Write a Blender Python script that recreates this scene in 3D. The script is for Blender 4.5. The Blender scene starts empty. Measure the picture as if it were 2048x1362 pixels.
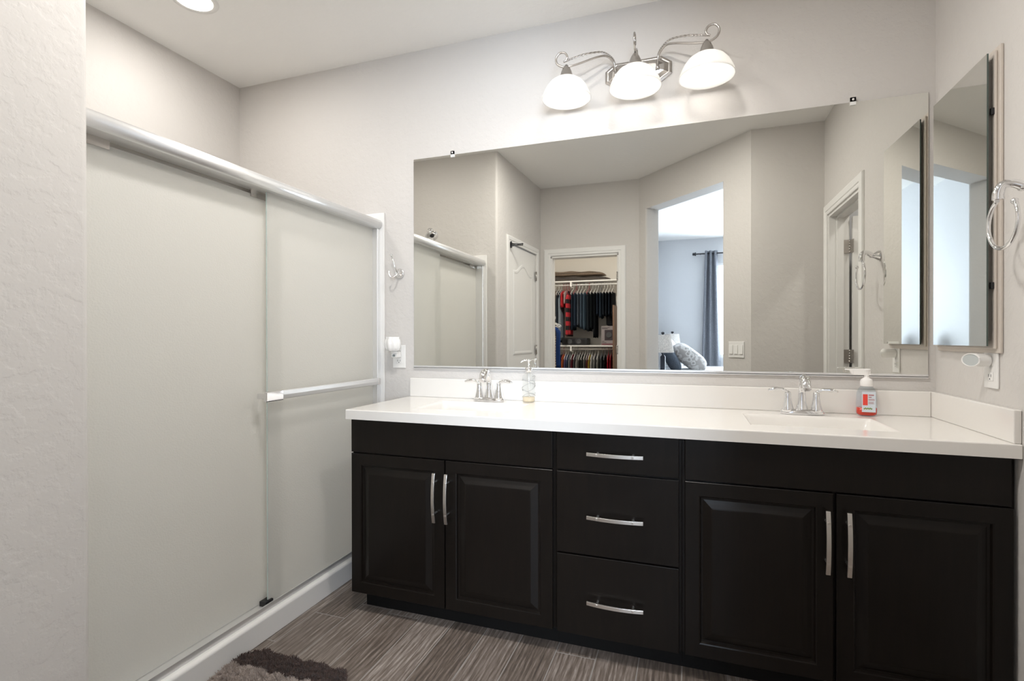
import bpy, bmesh, math, random
from mathutils import Vector, Matrix
random.seed(7)
PI = math.pi
SC = bpy.context.scene
COL = SC.collection

# ------------------------------------------------------------ camera
cam_d = bpy.data.cameras.new('camera')
cam = bpy.data.objects.new('camera', cam_d); COL.objects.link(cam)
cam_d.sensor_width = 36; cam_d.lens = 1022.1/2048*36; cam_d.clip_start = 0.02
_ya, _pi, _ro = math.radians(19.061), math.radians(-.2008), math.radians(-.0888)
_f = Vector((-math.sin(_ya)*math.cos(_pi), math.cos(_ya)*math.cos(_pi), math.sin(_pi)))
_r = Vector((math.cos(_ya), math.sin(_ya), 0)); _u = _r.cross(_f)
_r2 = math.cos(_ro)*_r + math.sin(_ro)*_u; _u2 = -math.sin(_ro)*_r + math.cos(_ro)*_u
cam.matrix_world = Matrix(((_r2.x, _u2.x, -_f.x, -.9119), (_r2.y, _u2.y, -_f.y, -2.4291), (_r2.z, _u2.z, -_f.z, 1.1976), (0, 0, 0, 1)))
SC.camera = cam
# ------------------------------------------------------------ world, daylight, exposure
SC.view_settings.view_transform = 'Standard'; SC.view_settings.look = 'None'
SC.view_settings.gamma = 1; SC.view_settings.use_curve_mapping = False
SC.view_settings.exposure = 0.56
W = bpy.data.worlds.new('sky'); SC.world = W; W.use_nodes = True
bg = W.node_tree.nodes['Background']; bg.inputs[0].default_value = (.62, .76, 1, 1); bg.inputs[1].default_value = 1.6
SC.cycles.diffuse_bounces = 7; SC.cycles.glossy_bounces = 8; SC.cycles.max_bounces = 14; SC.cycles.transparent_max_bounces = 12
SC.cycles.transmission_bounces = 8
def area(name, loc, rot, sx, sy, power, color):
    l = bpy.data.lights.new(name, 'AREA'); l.shape = 'RECTANGLE'; l.size = sx; l.size_y = sy; l.energy = power; l.color = color
    o = bpy.data.objects.new(name, l); COL.objects.link(o); o.location = loc; o.rotation_euler = rot
    return o
DAY = (.76, .86, 1.0)
area('daylight_far_window', (.55, -6.25, 1.65), (math.radians(90), 0, 0), 1.9, 1.4, 205, DAY)      # outside the bedroom window, facing +y
CANW = (1.0, .965, .92)
BULB_W, CAN_SHOWER_W, FILL_ROOM_W, CLOSET_W = 2.7, 5, 11, 24

# ------------------------------------------------------------ materials
MATS = {}
def pbsdf(name, color, rough=.5, metal=0, spec=.5, coat=0, trans=0, ior=1.45, sheen=0, alpha=1):
    m = bpy.data.materials.new(name); m.use_nodes = True; MATS[name] = m
    b = m.node_tree.nodes['Principled BSDF']
    b.inputs['Base Color'].default_value = (*color, 1); b.inputs['Roughness'].default_value = rough
    b.inputs['Metallic'].default_value = metal; b.inputs['Specular IOR Level'].default_value = spec
    b.inputs['Coat Weight'].default_value = coat; b.inputs['Transmission Weight'].default_value = trans
    b.inputs['IOR'].default_value = ior; b.inputs['Sheen Weight'].default_value = sheen; b.inputs['Alpha'].default_value = alpha
    return m
def N(m, t, **kw):
    n = m.node_tree.nodes.new(t)
    for k, v in kw.items(): setattr(n, k, v)
    return n
def L(m, a, b): m.node_tree.links.new(a, b)
def bsdf(m): return m.node_tree.nodes['Principled BSDF']
def coords(m): return N(m, 'ShaderNodeTexCoord').outputs['Object']
def bump(m, height, strength=.3, dist=.002):
    b = N(m, 'ShaderNodeBump'); b.inputs['Strength'].default_value = strength; b.inputs['Distance'].default_value = dist
    L(m, height, b.inputs['Height']); L(m, b.outputs[0], bsdf(m).inputs['Normal'])
def noise(m, vec, scale, detail=3, rough=.5):
    n = N(m, 'ShaderNodeTexNoise'); n.inputs['Scale'].default_value = scale; n.inputs['Detail'].default_value = detail
    n.inputs['Roughness'].default_value = rough; L(m, vec, n.inputs['Vector']); return n.outputs['Fac']
def ramp(m, fac, stops):
    r = N(m, 'ShaderNodeValToRGB'); e = r.color_ramp.elements
    while len(e) < len(stops): e.new(.5)
    for i, (p, c) in enumerate(stops): e[i].position = p; e[i].color = (*c, 1) if len(c) == 3 else c
    L(m, fac, r.inputs[0]); return r.outputs[0]
def vmap(m, vec, scale=(1, 1, 1), loc=(0, 0, 0)):
    n = N(m, 'ShaderNodeMapping'); n.inputs['Scale'].default_value = scale; n.inputs['Location'].default_value = loc
    L(m, vec, n.inputs[0]); return n.outputs[0]
def math_n(m, op, a, b=None):
    n = N(m, 'ShaderNodeMath', operation=op)
    for i, v in enumerate((a, b)):
        if v is None: continue
        if isinstance(v, (int, float)): n.inputs[i].default_value = v
        else: L(m, v, n.inputs[i])
    return n.outputs[0]
def plaster(name, color, strength=.4):
    m = pbsdf(name, color, .62, spec=.35)
    v = coords(m)
    a = noise(m, v, 26, 4, .55); b_ = noise(m, v, 130, 2)
    h = ramp(m, a, [(.44, (0, 0, 0)), (.56, (1, 1, 1))])
    s = math_n(m, 'ADD', math_n(m, 'MULTIPLY', h, .8), math_n(m, 'MULTIPLY', b_, .35))
    bump(m, s, strength, .0016); return m
WALL = plaster('wall_paint', (.62, .595, .57))
CEIL = plaster('ceiling_paint', (.88, .87, .85), .3)
BEDW = plaster('bedroom_paint', (.58, .585, .60), .2)
CLOW = plaster('closet_paint', (.84, .81, .76), .2)
TRIM = pbsdf('white_trim', (.78, .77, .75), .35)
WHITE = pbsdf('white_plastic', (.82, .81, .79), .3)
def wood_dark():
    m = pbsdf('espresso_wood', (.012, .010, .009), .3, spec=.28)
    v = vmap(m, coords(m), (30, 30, 3)); n = noise(m, v, 2.2, 5, .6)
    L(m, ramp(m, n, [(.3, (.0058, .0045, .0037)), (.7, (.0085, .0063, .0049))]), bsdf(m).inputs['Base Color'])
    L(m, ramp(m, noise(m, coords(m), 9, 3), [(.3, (.285,)*3), (.7, (.315,)*3)]), bsdf(m).inputs['Roughness'])
    bump(m, n, .03, .0004); return m
ESP = wood_dark()
TOEK = pbsdf('toe_kick_black', (.006, .0058, .0058), .5, spec=.2)
TOP = pbsdf('cultured_marble', (.80, .775, .74), .16, spec=.5, coat=.2)
CHROME = pbsdf('chrome', (.86, .86, .87), .06, 1)
NICKEL = pbsdf('brushed_nickel', (.50, .475, .45), .27, 1)
HANDLE = pbsdf('satin_pull', (.74, .71, .67), .3, 1)
ALU = pbsdf('bright_aluminium', (.84, .84, .84), .42, .8)
MIRROR = pbsdf('mirror_silver', (.80, .80, .765), .012, 1)
GEDGE = pbsdf('glass_edge', (.07, .095, .085), .15)
TANF = pbsdf('cabinet_flange', (.62, .56, .50), .4)
BLACK = pbsdf('black_plastic', (.015, .015, .017), .45)
DARKM = pbsdf('dark_metal', (.05, .05, .055), .35, .8)
def frosted():
    m = bpy.data.materials.new('frosted_glass'); m.use_nodes = True; nt = m.node_tree
    b = nt.nodes['Principled BSDF']; b.inputs['Base Color'].default_value = (.84, .835, .81, 1)
    b.inputs['Roughness'].default_value = .42; b.inputs['Transmission Weight'].default_value = .25; b.inputs['IOR'].default_value = 1.2
    tl = N(m, 'ShaderNodeBsdfTranslucent'); tl.inputs[0].default_value = (.88, .875, .845, 1)
    mx = N(m, 'ShaderNodeMixShader'); mx.inputs[0].default_value = .52
    L(m, b.outputs[0], mx.inputs[1]); L(m, tl.outputs[0], mx.inputs[2])
    L(m, mx.outputs[0], nt.nodes['Material Output'].inputs[0])
    v = coords(m); h = noise(m, v, 170, 2)
    bump(m, h, .5, .0022); return m
FROST = frosted()
SURR = pbsdf('shower_acrylic', (.80, .79, .77), .25)
def planks():
    m = pbsdf('wood_look_tile', (.2, .17, .15), .42)
    v = coords(m); s = N(m, 'ShaderNodeSeparateXYZ'); L(m, v, s.inputs[0])
    u = math_n(m, 'MULTIPLY', math_n(m, 'ADD', s.outputs[0], 1.394), 1/.1523)
    row = math_n(m, 'FLOOR', u); fu = math_n(m, 'FRACT', u)
    w1 = N(m, 'ShaderNodeTexWhiteNoise', noise_dimensions='1D'); L(m, row, w1.inputs['W'])
    w = math_n(m, 'ADD', math_n(m, 'MULTIPLY', s.outputs[1], 1/.915), w1.outputs['Value'])
    cell = math_n(m, 'FLOOR', w); fw = math_n(m, 'FRACT', w)
    g1 = math_n(m, 'LESS_THAN', fu, .024); g2 = math_n(m, 'LESS_THAN', fw, .0042)
    grout = math_n(m, 'MAXIMUM', g1, g2)
    seed = math_n(m, 'ADD', math_n(m, 'MULTIPLY', row, 7.31), math_n(m, 'MULTIPLY', cell, 3.77))
    w2 = N(m, 'ShaderNodeTexWhiteNoise', noise_dimensions='1D'); L(m, seed, w2.inputs['W'])
    cmb = N(m, 'ShaderNodeCombineXYZ'); L(m, math_n(m, 'MULTIPLY', s.outputs[0], 95), cmb.inputs[0]); L(m, math_n(m, 'MULTIPLY', s.outputs[1], 5.5), cmb.inputs[1]); L(m, seed, cmb.inputs[2])
    fine = noise(m, cmb.outputs[0], 1.6, 6, .65)
    cmb2 = N(m, 'ShaderNodeCombineXYZ'); L(m, math_n(m, 'MULTIPLY', s.outputs[0], 9), cmb2.inputs[0]); L(m, math_n(m, 'MULTIPLY', s.outputs[1], 1.5), cmb2.inputs[1]); L(m, seed, cmb2.inputs[2])
    wv = N(m, 'ShaderNodeTexWave', wave_type='BANDS', bands_direction='X'); wv.inputs['Scale'].default_value = 1.7; wv.inputs['Distortion'].default_value = 9
    wv.inputs['Detail'].default_value = 3; wv.inputs['Detail Scale'].default_value = 1.2; L(m, cmb2.outputs[0], wv.inputs['Vector'])
    t = math_n(m, 'ADD', math_n(m, 'MULTIPLY', fine, .82), math_n(m, 'MULTIPLY', wv.outputs['Fac'], .13))
    t = math_n(m, 'ADD', t, math_n(m, 'MULTIPLY', math_n(m, 'SUBTRACT', w2.outputs['Value'], .5), .20))
    c = ramp(m, t, [(.25, (.075, .062, .054)), (.42, (.135, .108, .090)), (.56, (.215, .18, .158)), (.74, (.40, .36, .33))])
    mx = N(m, 'ShaderNodeMix', data_type='RGBA'); L(m, grout, mx.inputs[0]); L(m, c, mx.inputs[6]); mx.inputs[7].default_value = (.30, .285, .27, 1)
    L(m, mx.outputs[2], bsdf(m).inputs['Base Color'])
    hh = math_n(m, 'SUBTRACT', math_n(m, 'MULTIPLY', fine, .5), grout); bump(m, hh, .35, .0012); return m
FLOOR = planks()
CARPET = pbsdf('bedroom_carpet', (.42, .37, .32), .95)

def fabric(name, color, rough=.9):
    m = pbsdf(name, color, rough, spec=.15); v = coords(m); n = noise(m, v, 120, 3)
    c2 = tuple(min(1, c*1.35) for c in color); c1 = tuple(c*.7 for c in color)
    L(m, ramp(m, n, [(.3, c1), (.7, c2)]), bsdf(m).inputs['Base Color']); return m
def emit(name, color, strength):
    m = bpy.data.materials.new(name); m.use_nodes = True; nt = m.node_tree; nt.nodes.clear()
    e = nt.nodes.new('ShaderNodeEmission'); e.inputs[0].default_value = (*color, 1); e.inputs[1].default_value = strength
    o = nt.nodes.new('ShaderNodeOutputMaterial'); nt.links.new(e.outputs[0], o.inputs[0]); return m
BULB = emit('lit_bulb', (1, .97, .92), 3.5)
LENS = emit('lit_lens', (1, .96, .90), 5.0)
def opal():
    m = bpy.data.materials.new('opal_glass'); m.use_nodes = True; nt = m.node_tree
    b = nt.nodes['Principled BSDF']; b.inputs['Base Color'].default_value = (.9, .9, .89, 1); b.inputs['Roughness'].default_value = .25
    tl = N(m, 'ShaderNodeBsdfTranslucent'); tl.inputs[0].default_value = (.95, .94, .92, 1)
    mx = N(m, 'ShaderNodeMixShader'); mx.inputs[0].default_value = .6
    L(m, b.outputs[0], mx.inputs[1]); L(m, tl.outputs[0], mx.inputs[2]); L(m, mx.outputs[0], nt.nodes['Material Output'].inputs[0]); return m
OPAL = opal()
def clear(name, color, rough=.02, f=.12):
    m = bpy.data.materials.new(name); m.use_nodes = True; nt = m.node_tree
    nt.nodes.remove(nt.nodes['Principled BSDF'])
    g = N(m, 'ShaderNodeBsdfGlossy'); g.inputs['Roughness'].default_value = rough; t = N(m, 'ShaderNodeBsdfTransparent'); t.inputs[0].default_value = (*color, 1)
    lw = N(m, 'ShaderNodeLayerWeight'); lw.inputs[0].default_value = f + .12
    ge = N(m, 'ShaderNodeNewGeometry'); fc = math_n(m, 'MULTIPLY', lw.outputs['Fresnel'], math_n(m, 'SUBTRACT', 1, ge.outputs['Backfacing']))
    mx = N(m, 'ShaderNodeMixShader'); L(m, fc, mx.inputs[0]); L(m, t.outputs[0], mx.inputs[1]); L(m, g.outputs[0], mx.inputs[2])
    L(m, mx.outputs[0], nt.nodes['Material Output'].inputs[0]); return m
PANE = clear('clear_pane', (.97, .98, .98)); CLEARP = clear('clear_plastic', (.86, .89, .90), .03, .2)

# ------------------------------------------------------------ mesh builder
class MB:
    def __init__(s): s.bm = bmesh.new(); s.mi = 0
    def face(s, vs, smooth=False, mi=None):
        try: f = s.bm.faces.new(vs)
        except ValueError: return None
        f.smooth = smooth; f.material_index = s.mi if mi is None else mi; return f
    def box(s, x0, x1, y0, y1, z0, z1, mi=None):
        v = [s.bm.verts.new(p) for p in ((x0, y0, z0), (x1, y0, z0), (x1, y1, z0), (x0, y1, z0), (x0, y0, z1), (x1, y0, z1), (x1, y1, z1), (x0, y1, z1))]
        for q in ((3, 2, 1, 0), (4, 5, 6, 7), (0, 1, 5, 4), (1, 2, 6, 5), (2, 3, 7, 6), (3, 0, 4, 7)): s.face([v[i] for i in q], mi=mi)
        return v
    def prism(s, poly, a0, a1, axis='z', smooth=False, cap=True):
        def P(p, a):
            return {'z': (p[0], p[1], a), 'y': (p[0], a, p[1]), 'x': (a, p[0], p[1])}[axis]
        lo = [s.bm.verts.new(P(p, a0)) for p in poly]; hi = [s.bm.verts.new(P(p, a1)) for p in poly]
        n = len(poly)
        for i in range(n): s.face([lo[i], lo[(i+1) % n], hi[(i+1) % n], hi[i]], smooth)
        if cap: s.face(lo[::-1]); s.face(hi)
    def lathe(s, prof, c=(0, 0, 0), axis=(0, 0, 1), seg=32, smooth=True, sx=1, sy=1):
        ax = Vector(axis).normalized(); t = Vector((1, 0, 0)) if abs(ax.x) < .9 else Vector((0, 1, 0))
        u = ax.cross(t).normalized(); w = ax.cross(u); c = Vector(c); rings = []
        for r, h in prof:
            if r < 1e-6: rings.append([s.bm.verts.new(c+ax*h)])
            else: rings.append([s.bm.verts.new(c+ax*h+(u*math.cos(2*PI*k/seg)*sx+w*math.sin(2*PI*k/seg)*sy)*r) for k in range(seg)])
        for a, b in zip(rings, rings[1:]):
            for k in range(seg):
                k2 = (k+1) % seg
                if len(a) == 1 and len(b) == 1: break
                if len(a) == 1: s.face([a[0], b[k], b[k2]], smooth)
                elif len(b) == 1: s.face([a[k], a[k2], b[0]], smooth)
                else: s.face([a[k], a[k2], b[k2], b[k]], smooth)
        for rg, fl in ((rings[0], 1), (rings[-1], 0)):
            if len(rg) > 1 and s.capping: s.face(rg[::-1] if fl else rg)
    capping = True
    def tube(s, pts, r, seg=10, cap=True, flat=1, twist=0, spline=0, up=None):
        pts = [Vector(p) for p in pts]; n0 = len(pts)
        R = list(r) if isinstance(r, (list, tuple)) else [r]*n0
        if spline:
            q = []; RR = []
            for i in range(n0-1):
                p0 = pts[max(i-1, 0)]; p1 = pts[i]; p2 = pts[i+1]; p3 = pts[min(i+2, n0-1)]
                for k in range(spline):
                    t = k/spline
                    q.append(.5*((2*p1)+(p2-p0)*t+(2*p0-5*p1+4*p2-p3)*t*t+(3*p1-p0-3*p2+p3)*t**3)); RR.append(R[i]*(1-t)+R[i+1]*t)
            q.append(pts[-1]); RR.append(R[-1]); pts = q; R = RR
        n = len(pts); rings = []; nrm = Vector(up) if up else None
        for i in range(n):
            d = (pts[min(i+1, n-1)]-pts[max(i-1, 0)]).normalized()
            if nrm is None: nrm = d.orthogonal().normalized()
            nrm = (nrm-d*nrm.dot(d)).normalized(); b = d.cross(nrm)
            rings.append([s.bm.verts.new(pts[i]+(nrm*math.cos(2*PI*k/seg+twist*i)*flat+b*math.sin(2*PI*k/seg+twist*i))*R[i]) for k in range(seg)])
        for a, b in zip(rings, rings[1:]):
            for k in range(seg): s.face([a[k], a[(k+1) % seg], b[(k+1) % seg], b[k]], True)
        if cap: s.face(rings[0][::-1]); s.face(rings[-1])
    def sphere(s, c, r, seg=20, rings=12, sc=(1, 1, 1)):
        c = Vector(c); rr = []
        for i in range(rings+1):
            a = PI*i/rings
            if i in (0, rings): rr.append([s.bm.verts.new(c+Vector((0, 0, math.cos(a)*r*sc[2])))])
            else: rr.append([s.bm.verts.new(c+Vector((math.sin(a)*math.cos(2*PI*k/seg)*r*sc[0], math.sin(a)*math.sin(2*PI*k/seg)*r*sc[1], math.cos(a)*r*sc[2]))) for k in range(seg)])
        for a, b in zip(rr, rr[1:]):
            for k in range(seg):
                k2 = (k+1) % seg
                if len(a) == 1: s.face([a[0], b[k], b[k2]], True)
                elif len(b) == 1: s.face([a[k], b[0], a[k2]], True)
                else: s.face([a[k], b[k], b[k2], a[k2]], True)
    def build(s, name, mats, parent=None, bevel=0, bseg=2, loc=None, normals=True):
        if normals: bmesh.ops.recalc_face_normals(s.bm, faces=s.bm.faces)
        me = bpy.data.meshes.new(name); s.bm.to_mesh(me); s.bm.free()
        for m in (mats if isinstance(mats, (list, tuple)) else [mats]): me.materials.append(m)
        o = bpy.data.objects.new(name, me); COL.objects.link(o)
        if loc is not None:
            me.transform(Matrix.Translation(-Vector(loc))); o.location = loc
        if parent:
            o.parent = parent
            o.matrix_parent_inverse = Matrix.Translation(-Vector(parent.location)) if parent.type == 'EMPTY' else Matrix.Identity(4)
        if bevel:
            b = o.modifiers.new('bevel', 'BEVEL'); b.width = bevel; b.segments = bseg; b.limit_method = 'ANGLE'; b.angle_limit = math.radians(35); b.harden_normals = False
        return o
def thing(name, label, cat, loc=(0, 0, 0), group=None):
    o = bpy.data.objects.new(name, None); COL.objects.link(o); o.empty_display_size = .05; o.location = loc
    return tag(o, label, cat, group)
def tag(o, label, cat, group=None):
    o['label'] = label; o['category'] = cat
    if group: o['group'] = group
    return o
def struct(o): o['kind'] = 'structure'; return o
def lab(o, l): o['label'] = l; return o
def bx(*a):
    m = MB(); m.box(*a); return m
def arc(cx, cy, r, a0, a1, n=6):
    return [(cx+r*math.cos(math.radians(a0+(a1-a0)*k/n)), cy+r*math.sin(math.radians(a0+(a1-a0)*k/n))) for k in range(n+1)]

# ------------------------------------------------------------ room shell
H = 2.74
m = MB(); m.box(-3.7, 3.7, -6.2, .14, -.1, 0); struct(m.build('floor', FLOOR))
m = MB(); m.prism([(-1.29, -2.75), (-.5, -1.98), (3.6, -1.98), (3.6, -6.05), (-1.38, -6.05), (-1.38, -2.8)], 0, .012); struct(m.build('floor_bedroom', CARPET))
m = MB(); m.box(-3.7, 3.7, -6.2, .14, H, H+.1); struct(m.build('ceiling', CEIL))
struct(bx(-3.64, .12, 0, .12, 0, H).build('wall_back', WALL))
struct(bx(-3.64, -3.52, -1.64, 0, 0, H).build('wall_left', WALL))
# right wall with the doorway
m = MB(); m.box(0, .12, -.94, 0, 0, H); m.box(0, .12, -1.86, -1.63, 0, H); m.box(0, .12, -1.63, -.94, 2.045, H)
struct(m.build('wall_right', WALL))
# shower end wall + the wall that carries the linen door, with a bullnose corner
cr = .018
poly = [(-3.64, -1.52)] + arc(-2.40-cr, -1.52-cr, cr, 90, 0) + [(-2.392, -1.79), (-2.512, -1.79), (-2.512, -1.64), (-3.64, -1.64)]
m = MB(); m.prism(poly, 0, H, smooth=False)
m.prism([(-2.392, -1.79), (-2.359, -2.51), (-2.479, -2.51), (-2.512, -1.79)], 2.04, H)
m.prism([(-2.359, -2.51), (-2.352, -2.66), (-2.352, -2.78), (-2.479, -2.78), (-2.479, -2.51)], 0, H)
struct(m.build('wall_front', WALL))
# closet wall
m = MB(); m.box(-2.352, -2.245, -2.78, -2.66, 0, H); m.box(-1.557, -1.364, -2.78, -2.66, 0, H); m.box(-2.245, -1.557, -2.78, -2.66, 2.035, H)
struct(m.build('wall_closet', WALL))
# diagonal wall with the open doorway to the bedroom
p0 = Vector((-1.364, -2.659)); p1 = Vector((-.475, -1.74)); dd = (p1-p0).normalized(); nn = Vector((dd.y, -dd.x))
def dg(s, t): p = p0+dd*s+nn*t; return (p.x, p.y)
T = .155
m = MB(); br = .015
m.prism([dg(0, 0), dg(.105-br, 0), dg(.105-.004, .004), dg(.105, br), dg(.105, T-br), dg(.105-.004, T-.004), dg(.105-br, T), dg(-.1, T)], 0, 2.43)
m.prism([dg(1.012, br), dg(1.016, .004), dg(1.012+br, 0), dg(1.279, 0), (-.46, -1.86), dg(1.012+br, T), dg(1.016, T-.004), dg(1.012, T-br)], 0, 2.43)
m.prism([dg(0, 0), dg(1.279, 0), (-.46, -1.86), dg(1.012+br, T), dg(.105-br, T), dg(-.1, T)], 2.43, H)
struct(m.build('wall_diagonal', WALL))
struct(bx(-.475, .12, -1.86, -1.74, 0, H).build('wall_front_stub', WALL))
# bedroom and closet shells
struct(bx(-1.5, -1.38, -6.0, -2.70, 0, H).build('wall_bedroom_left', [BEDW]))
m = MB(); m.box(-1.5, -.535, -6.12, -6.0, 0, H); m.box(-.535, 1.5, -6.12, -6.0, 0, .9); m.box(-.535, 1.5, -6.12, -6.0, 2.36, H); m.box(1.5, 3.7, -6.12, -6.0, 0, H)
struct(m.build('wall_bedroom_far', BEDW))
m = MB(); m.box(3.6, 3.7, -6.0, -1.86, 0, H)
struct(m.build('wall_bedroom_right', BEDW))
struct(bx(.12, 3.7, -1.98, -1.86, 0, H).build('wall_bedroom_near', BEDW))
m = MB(); m.box(-3.22, -3.1, -5.92, -2.78, 0, H); m.box(-3.1, -1.5, -5.92, -5.8, 0, H); m.box(-1.512, -1.5, -5.8, -2.78, 0, H); m.box(-3.22, -2.36, -2.80, -2.78, 0, H)
struct(m.build('wall_closet_inside', CLOW))
m = MB(); m.box(.12, 1.3, -.32, -.2, 0, H); m.box(1.18, 1.3, -1.86, -.32, 0, H)
struct(m.build('wall_toilet_room', WALL))

def window(name, x0, x1, y0, y1, z0, z1, axis):
    m = MB(); t = .05
    if axis == 'y':
        m.box(x0, x0+t, y0, y1, z0, z1); m.box(x1-t, x1, y0, y1, z0, z1); m.box(x0+t, x1-t, y0, y1, z0, z0+t); m.box(x0+t, x1-t, y0, y1, z1-t, z1)
        xm = (x0+x1)/2; m.box(xm-.02, xm+.02, y0, y1, z0+t, z1-t); g = bx(x0+t, x1-t, (y0+y1)/2-.003, (y0+y1)/2+.003, z0+t, z1-t)
    else:
        m.box(x0, x1, y0, y0+t, z0, z1); m.box(x0, x1, y1-t, y1, z0, z1); m.box(x0, x1, y0+t, y1-t, z0, z0+t); m.box(x0, x1, y0+t, y1-t, z1-t, z1)
        ym = (y0+y1)/2; m.box(x0, x1, ym-.02, ym+.02, z0+t, z1-t); g = bx((x0+x1)/2-.003, (x0+x1)/2+.003, y0+t, y1-t, z0+t, z1-t)
    o = struct(m.build(name, TRIM)); g.build('window_pane', PANE, o); return o
window('window_1', -.535, 1.5, -6.1, -6.03, .9, 2.36, 'y')

# ------------------------------------------------------------ door trims and doors
def casing_profile(w=.062, t=.016):
    return [(0, 0), (0, t*.62), (w*.12, t*.75), (w*.3, t*.72), (w*.36, t*.95), (w*.82, t), (w*.95, t*.8), (w, t*.35), (w, 0)]
def casing(name, origin, along, out, s0, s1, top, w=.062, t=.016):
    """flat-sided casing round an opening s0..s1 (metres along the wall)"""
    O = Vector((*origin, 0)); A = Vector((*along, 0)); U = Vector((*out, 0)); Z = Vector((0, 0, 1)); m = MB(); pr = casing_profile(w, t)
    path = [(s0, 0), (s0, top), (s1, top), (s1, 0)]
    dirs = [(-1, 0), (-1, 1), (1, 1), (1, 0)]
    rings = []
    for (s, z), (dx, dz) in zip(path, dirs):
        rings.append([m.bm.verts.new(O+A*(s+dx*a)+Z*(z+dz*a)+U*b) for a, b in pr])
    for a, b in zip(rings, rings[1:]):
        for k in range(len(pr)-1): m.face([a[k], a[k+1], b[k+1], b[k]])
        m.face([a[-1], a[0], b[0], b[-1]])
    m.face(rings[0]); m.face(rings[-1])
    return struct(m.build(name, TRIM))
# right-wall doorway (x = 0, along -y)
casing('trim_1', (0, 0), (0, -1), (-1, 0), .937, 1.633, 2.048, .072, .017)
m = MB(); m.box(0, .12, -.955, -.94, 0, 2.03); m.box(0, .12, -1.63, -1.615, 0, 2.03); m.box(0, .12, -1.63, -.94, 2.03, 2.045)
m.box(.045, .085, -.965, -.955, 0, 2.02); m.box(.045, .085, -1.615, -1.605, 0, 2.02); m.box(.045, .085, -1.605, -.965, 2.015, 2.03)
jam = struct(m.build('trim_2', TRIM))
def hinge(parent, c, u, v, mat=NICKEL, h=.09, w=.036, name='hinge'):
    """two leaves lying in the planes u and v meeting at the knuckle"""
    m = MB(); c = Vector(c); u = Vector(u); v = Vector(v); Z = Vector((0, 0, 1))
    for d, o_ in ((u, v), (v, u)):
        a = [c+d*0-Z*h/2, c+d*w-Z*h/2, c+d*w+Z*h/2, c-Z*h/2+Z*h]
        b = [p+o_*.0025 for p in a]
        va = [m.bm.verts.new(p) for p in a]; vb = [m.bm.verts.new(p) for p in b]
        m.face(va); m.face(vb[::-1])
        for k in range(4): m.face([va[k], va[(k+1) % 4], vb[(k+1) % 4], vb[k]])
    for k in range(5): m.tube([c+Z*(-h/2+k*h/5+.001), c+Z*(-h/2+(k+1)*h/5-.001)], .0065, 8)
    return m.build(name, mat, parent)
def panel_door(name, w, h=2.02, t=.035, arch=True):
    """door in local x 0..w, thickness y 0..t, raised arch panels; returned at origin"""
    m = MB(); m.box(0, w, 0, t, 0.008, h)
    for side in (0, 1):
        y0 = t if side else 0; s = 1 if side else -1
        for (za, zb, ar) in ((1.05, h-.14, arch), (.2, .92, False)):
            xa, xb = .10, w-.10; n = 14
            def outline(ins):
                top = []
                for k in range(n+1):
                    f = k/n; x = xb-ins-(xb-xa-2*ins)*f
                    z = zb-ins
                    if ar: z = zb-ins-.075+.075*(.5-.5*math.cos(2*PI*min(max((f-.08)/.84, 0), 1)))
                    top.append((x, z))
                return [(xa+ins, za+ins), (xb-ins, za+ins)]+top
            prof = [(0, .0004), (.008, .007), (.02, .0085), (.034, .004), (.046, .004)]
            rg = [[m.bm.verts.new((x, y0+s*d, z)) for x, z in outline(i)] for i, d in prof]
            for a, b in zip(rg, rg[1:]):
                for k in range(len(a)): m.face([a[k], a[(k+1) % len(a)], b[(k+1) % len(a)], b[k]])
            m.face(rg[-1])
    return m.build(name, TRIM)
# open door leaf of the toilet room, hinged on the far jamb
dr = struct(panel_door('door_1', .655)); dr.location = (.134, -1.592, 0); dr.rotation_euler = (0, 0, math.radians(4)); 
dr.data.transform(Matrix.Translation((0, -.035, 0)))
for z in (1.82, 1.075, .3):
    hinge(jam, (.122, -1.611, z), (-1, 0, 0), (.35, .94, 0), w=.04)
# linen door (closed) on the wall x = -2.35
a0 = Vector((-2.392, -1.79)); a1 = Vector((-2.359, -2.51)); ad = (a1-a0).normalized(); an = Vector((-ad.y, ad.x))
casing('trim_3', a0, ad, an, 0, (a1-a0).length, 2.04, .06)
dl = struct(panel_door('door_2', (a1-a0).length-.012, 2.03)); dl.location = (a0.x+ad.x*.006-an.x*.04, a0.y+ad.y*.006-an.y*.04, 0)
dl.rotation_euler = (0, 0, math.atan2(ad.y, ad.x))
for z in (1.822, 1.09, .28):
    m = MB(); p = a1-ad*.004+an*.004; m.tube([(p.x, p.y, z-.045), (p.x, p.y, z+.045)], .0085, 8); m.box(p.x-.002, p.x+.002, p.y-.0, p.y+.028, z-.044, z+.044)
    o = m.build('hinge', NICKEL); o.parent = dl; o.matrix_parent_inverse = (Matrix.Translation(dl.location) @ Matrix.Rotation(dl.rotation_euler.z, 4, 'Z')).inverted()
m = MB(); m.box(-2.392, -2.375, -1.83, -1.80, 1.995, 2.05); m.tube([(-2.38, -1.815, 2.03), (-2.33, -1.84, 2.028), (-2.29, -1.86, 2.03)], .005, 8); m.tube([(-2.38, -1.815, 2.01), (-2.33, -1.85, 2.02), (-2.30, -1.9, 2.024)], .004, 8)
m.sphere((-2.29, -1.86, 2.03), .008)
tag(m.build('door_hook', DARKM), 'dark metal hook at the top corner of the closed white arched-panel door', 'hook')
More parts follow.
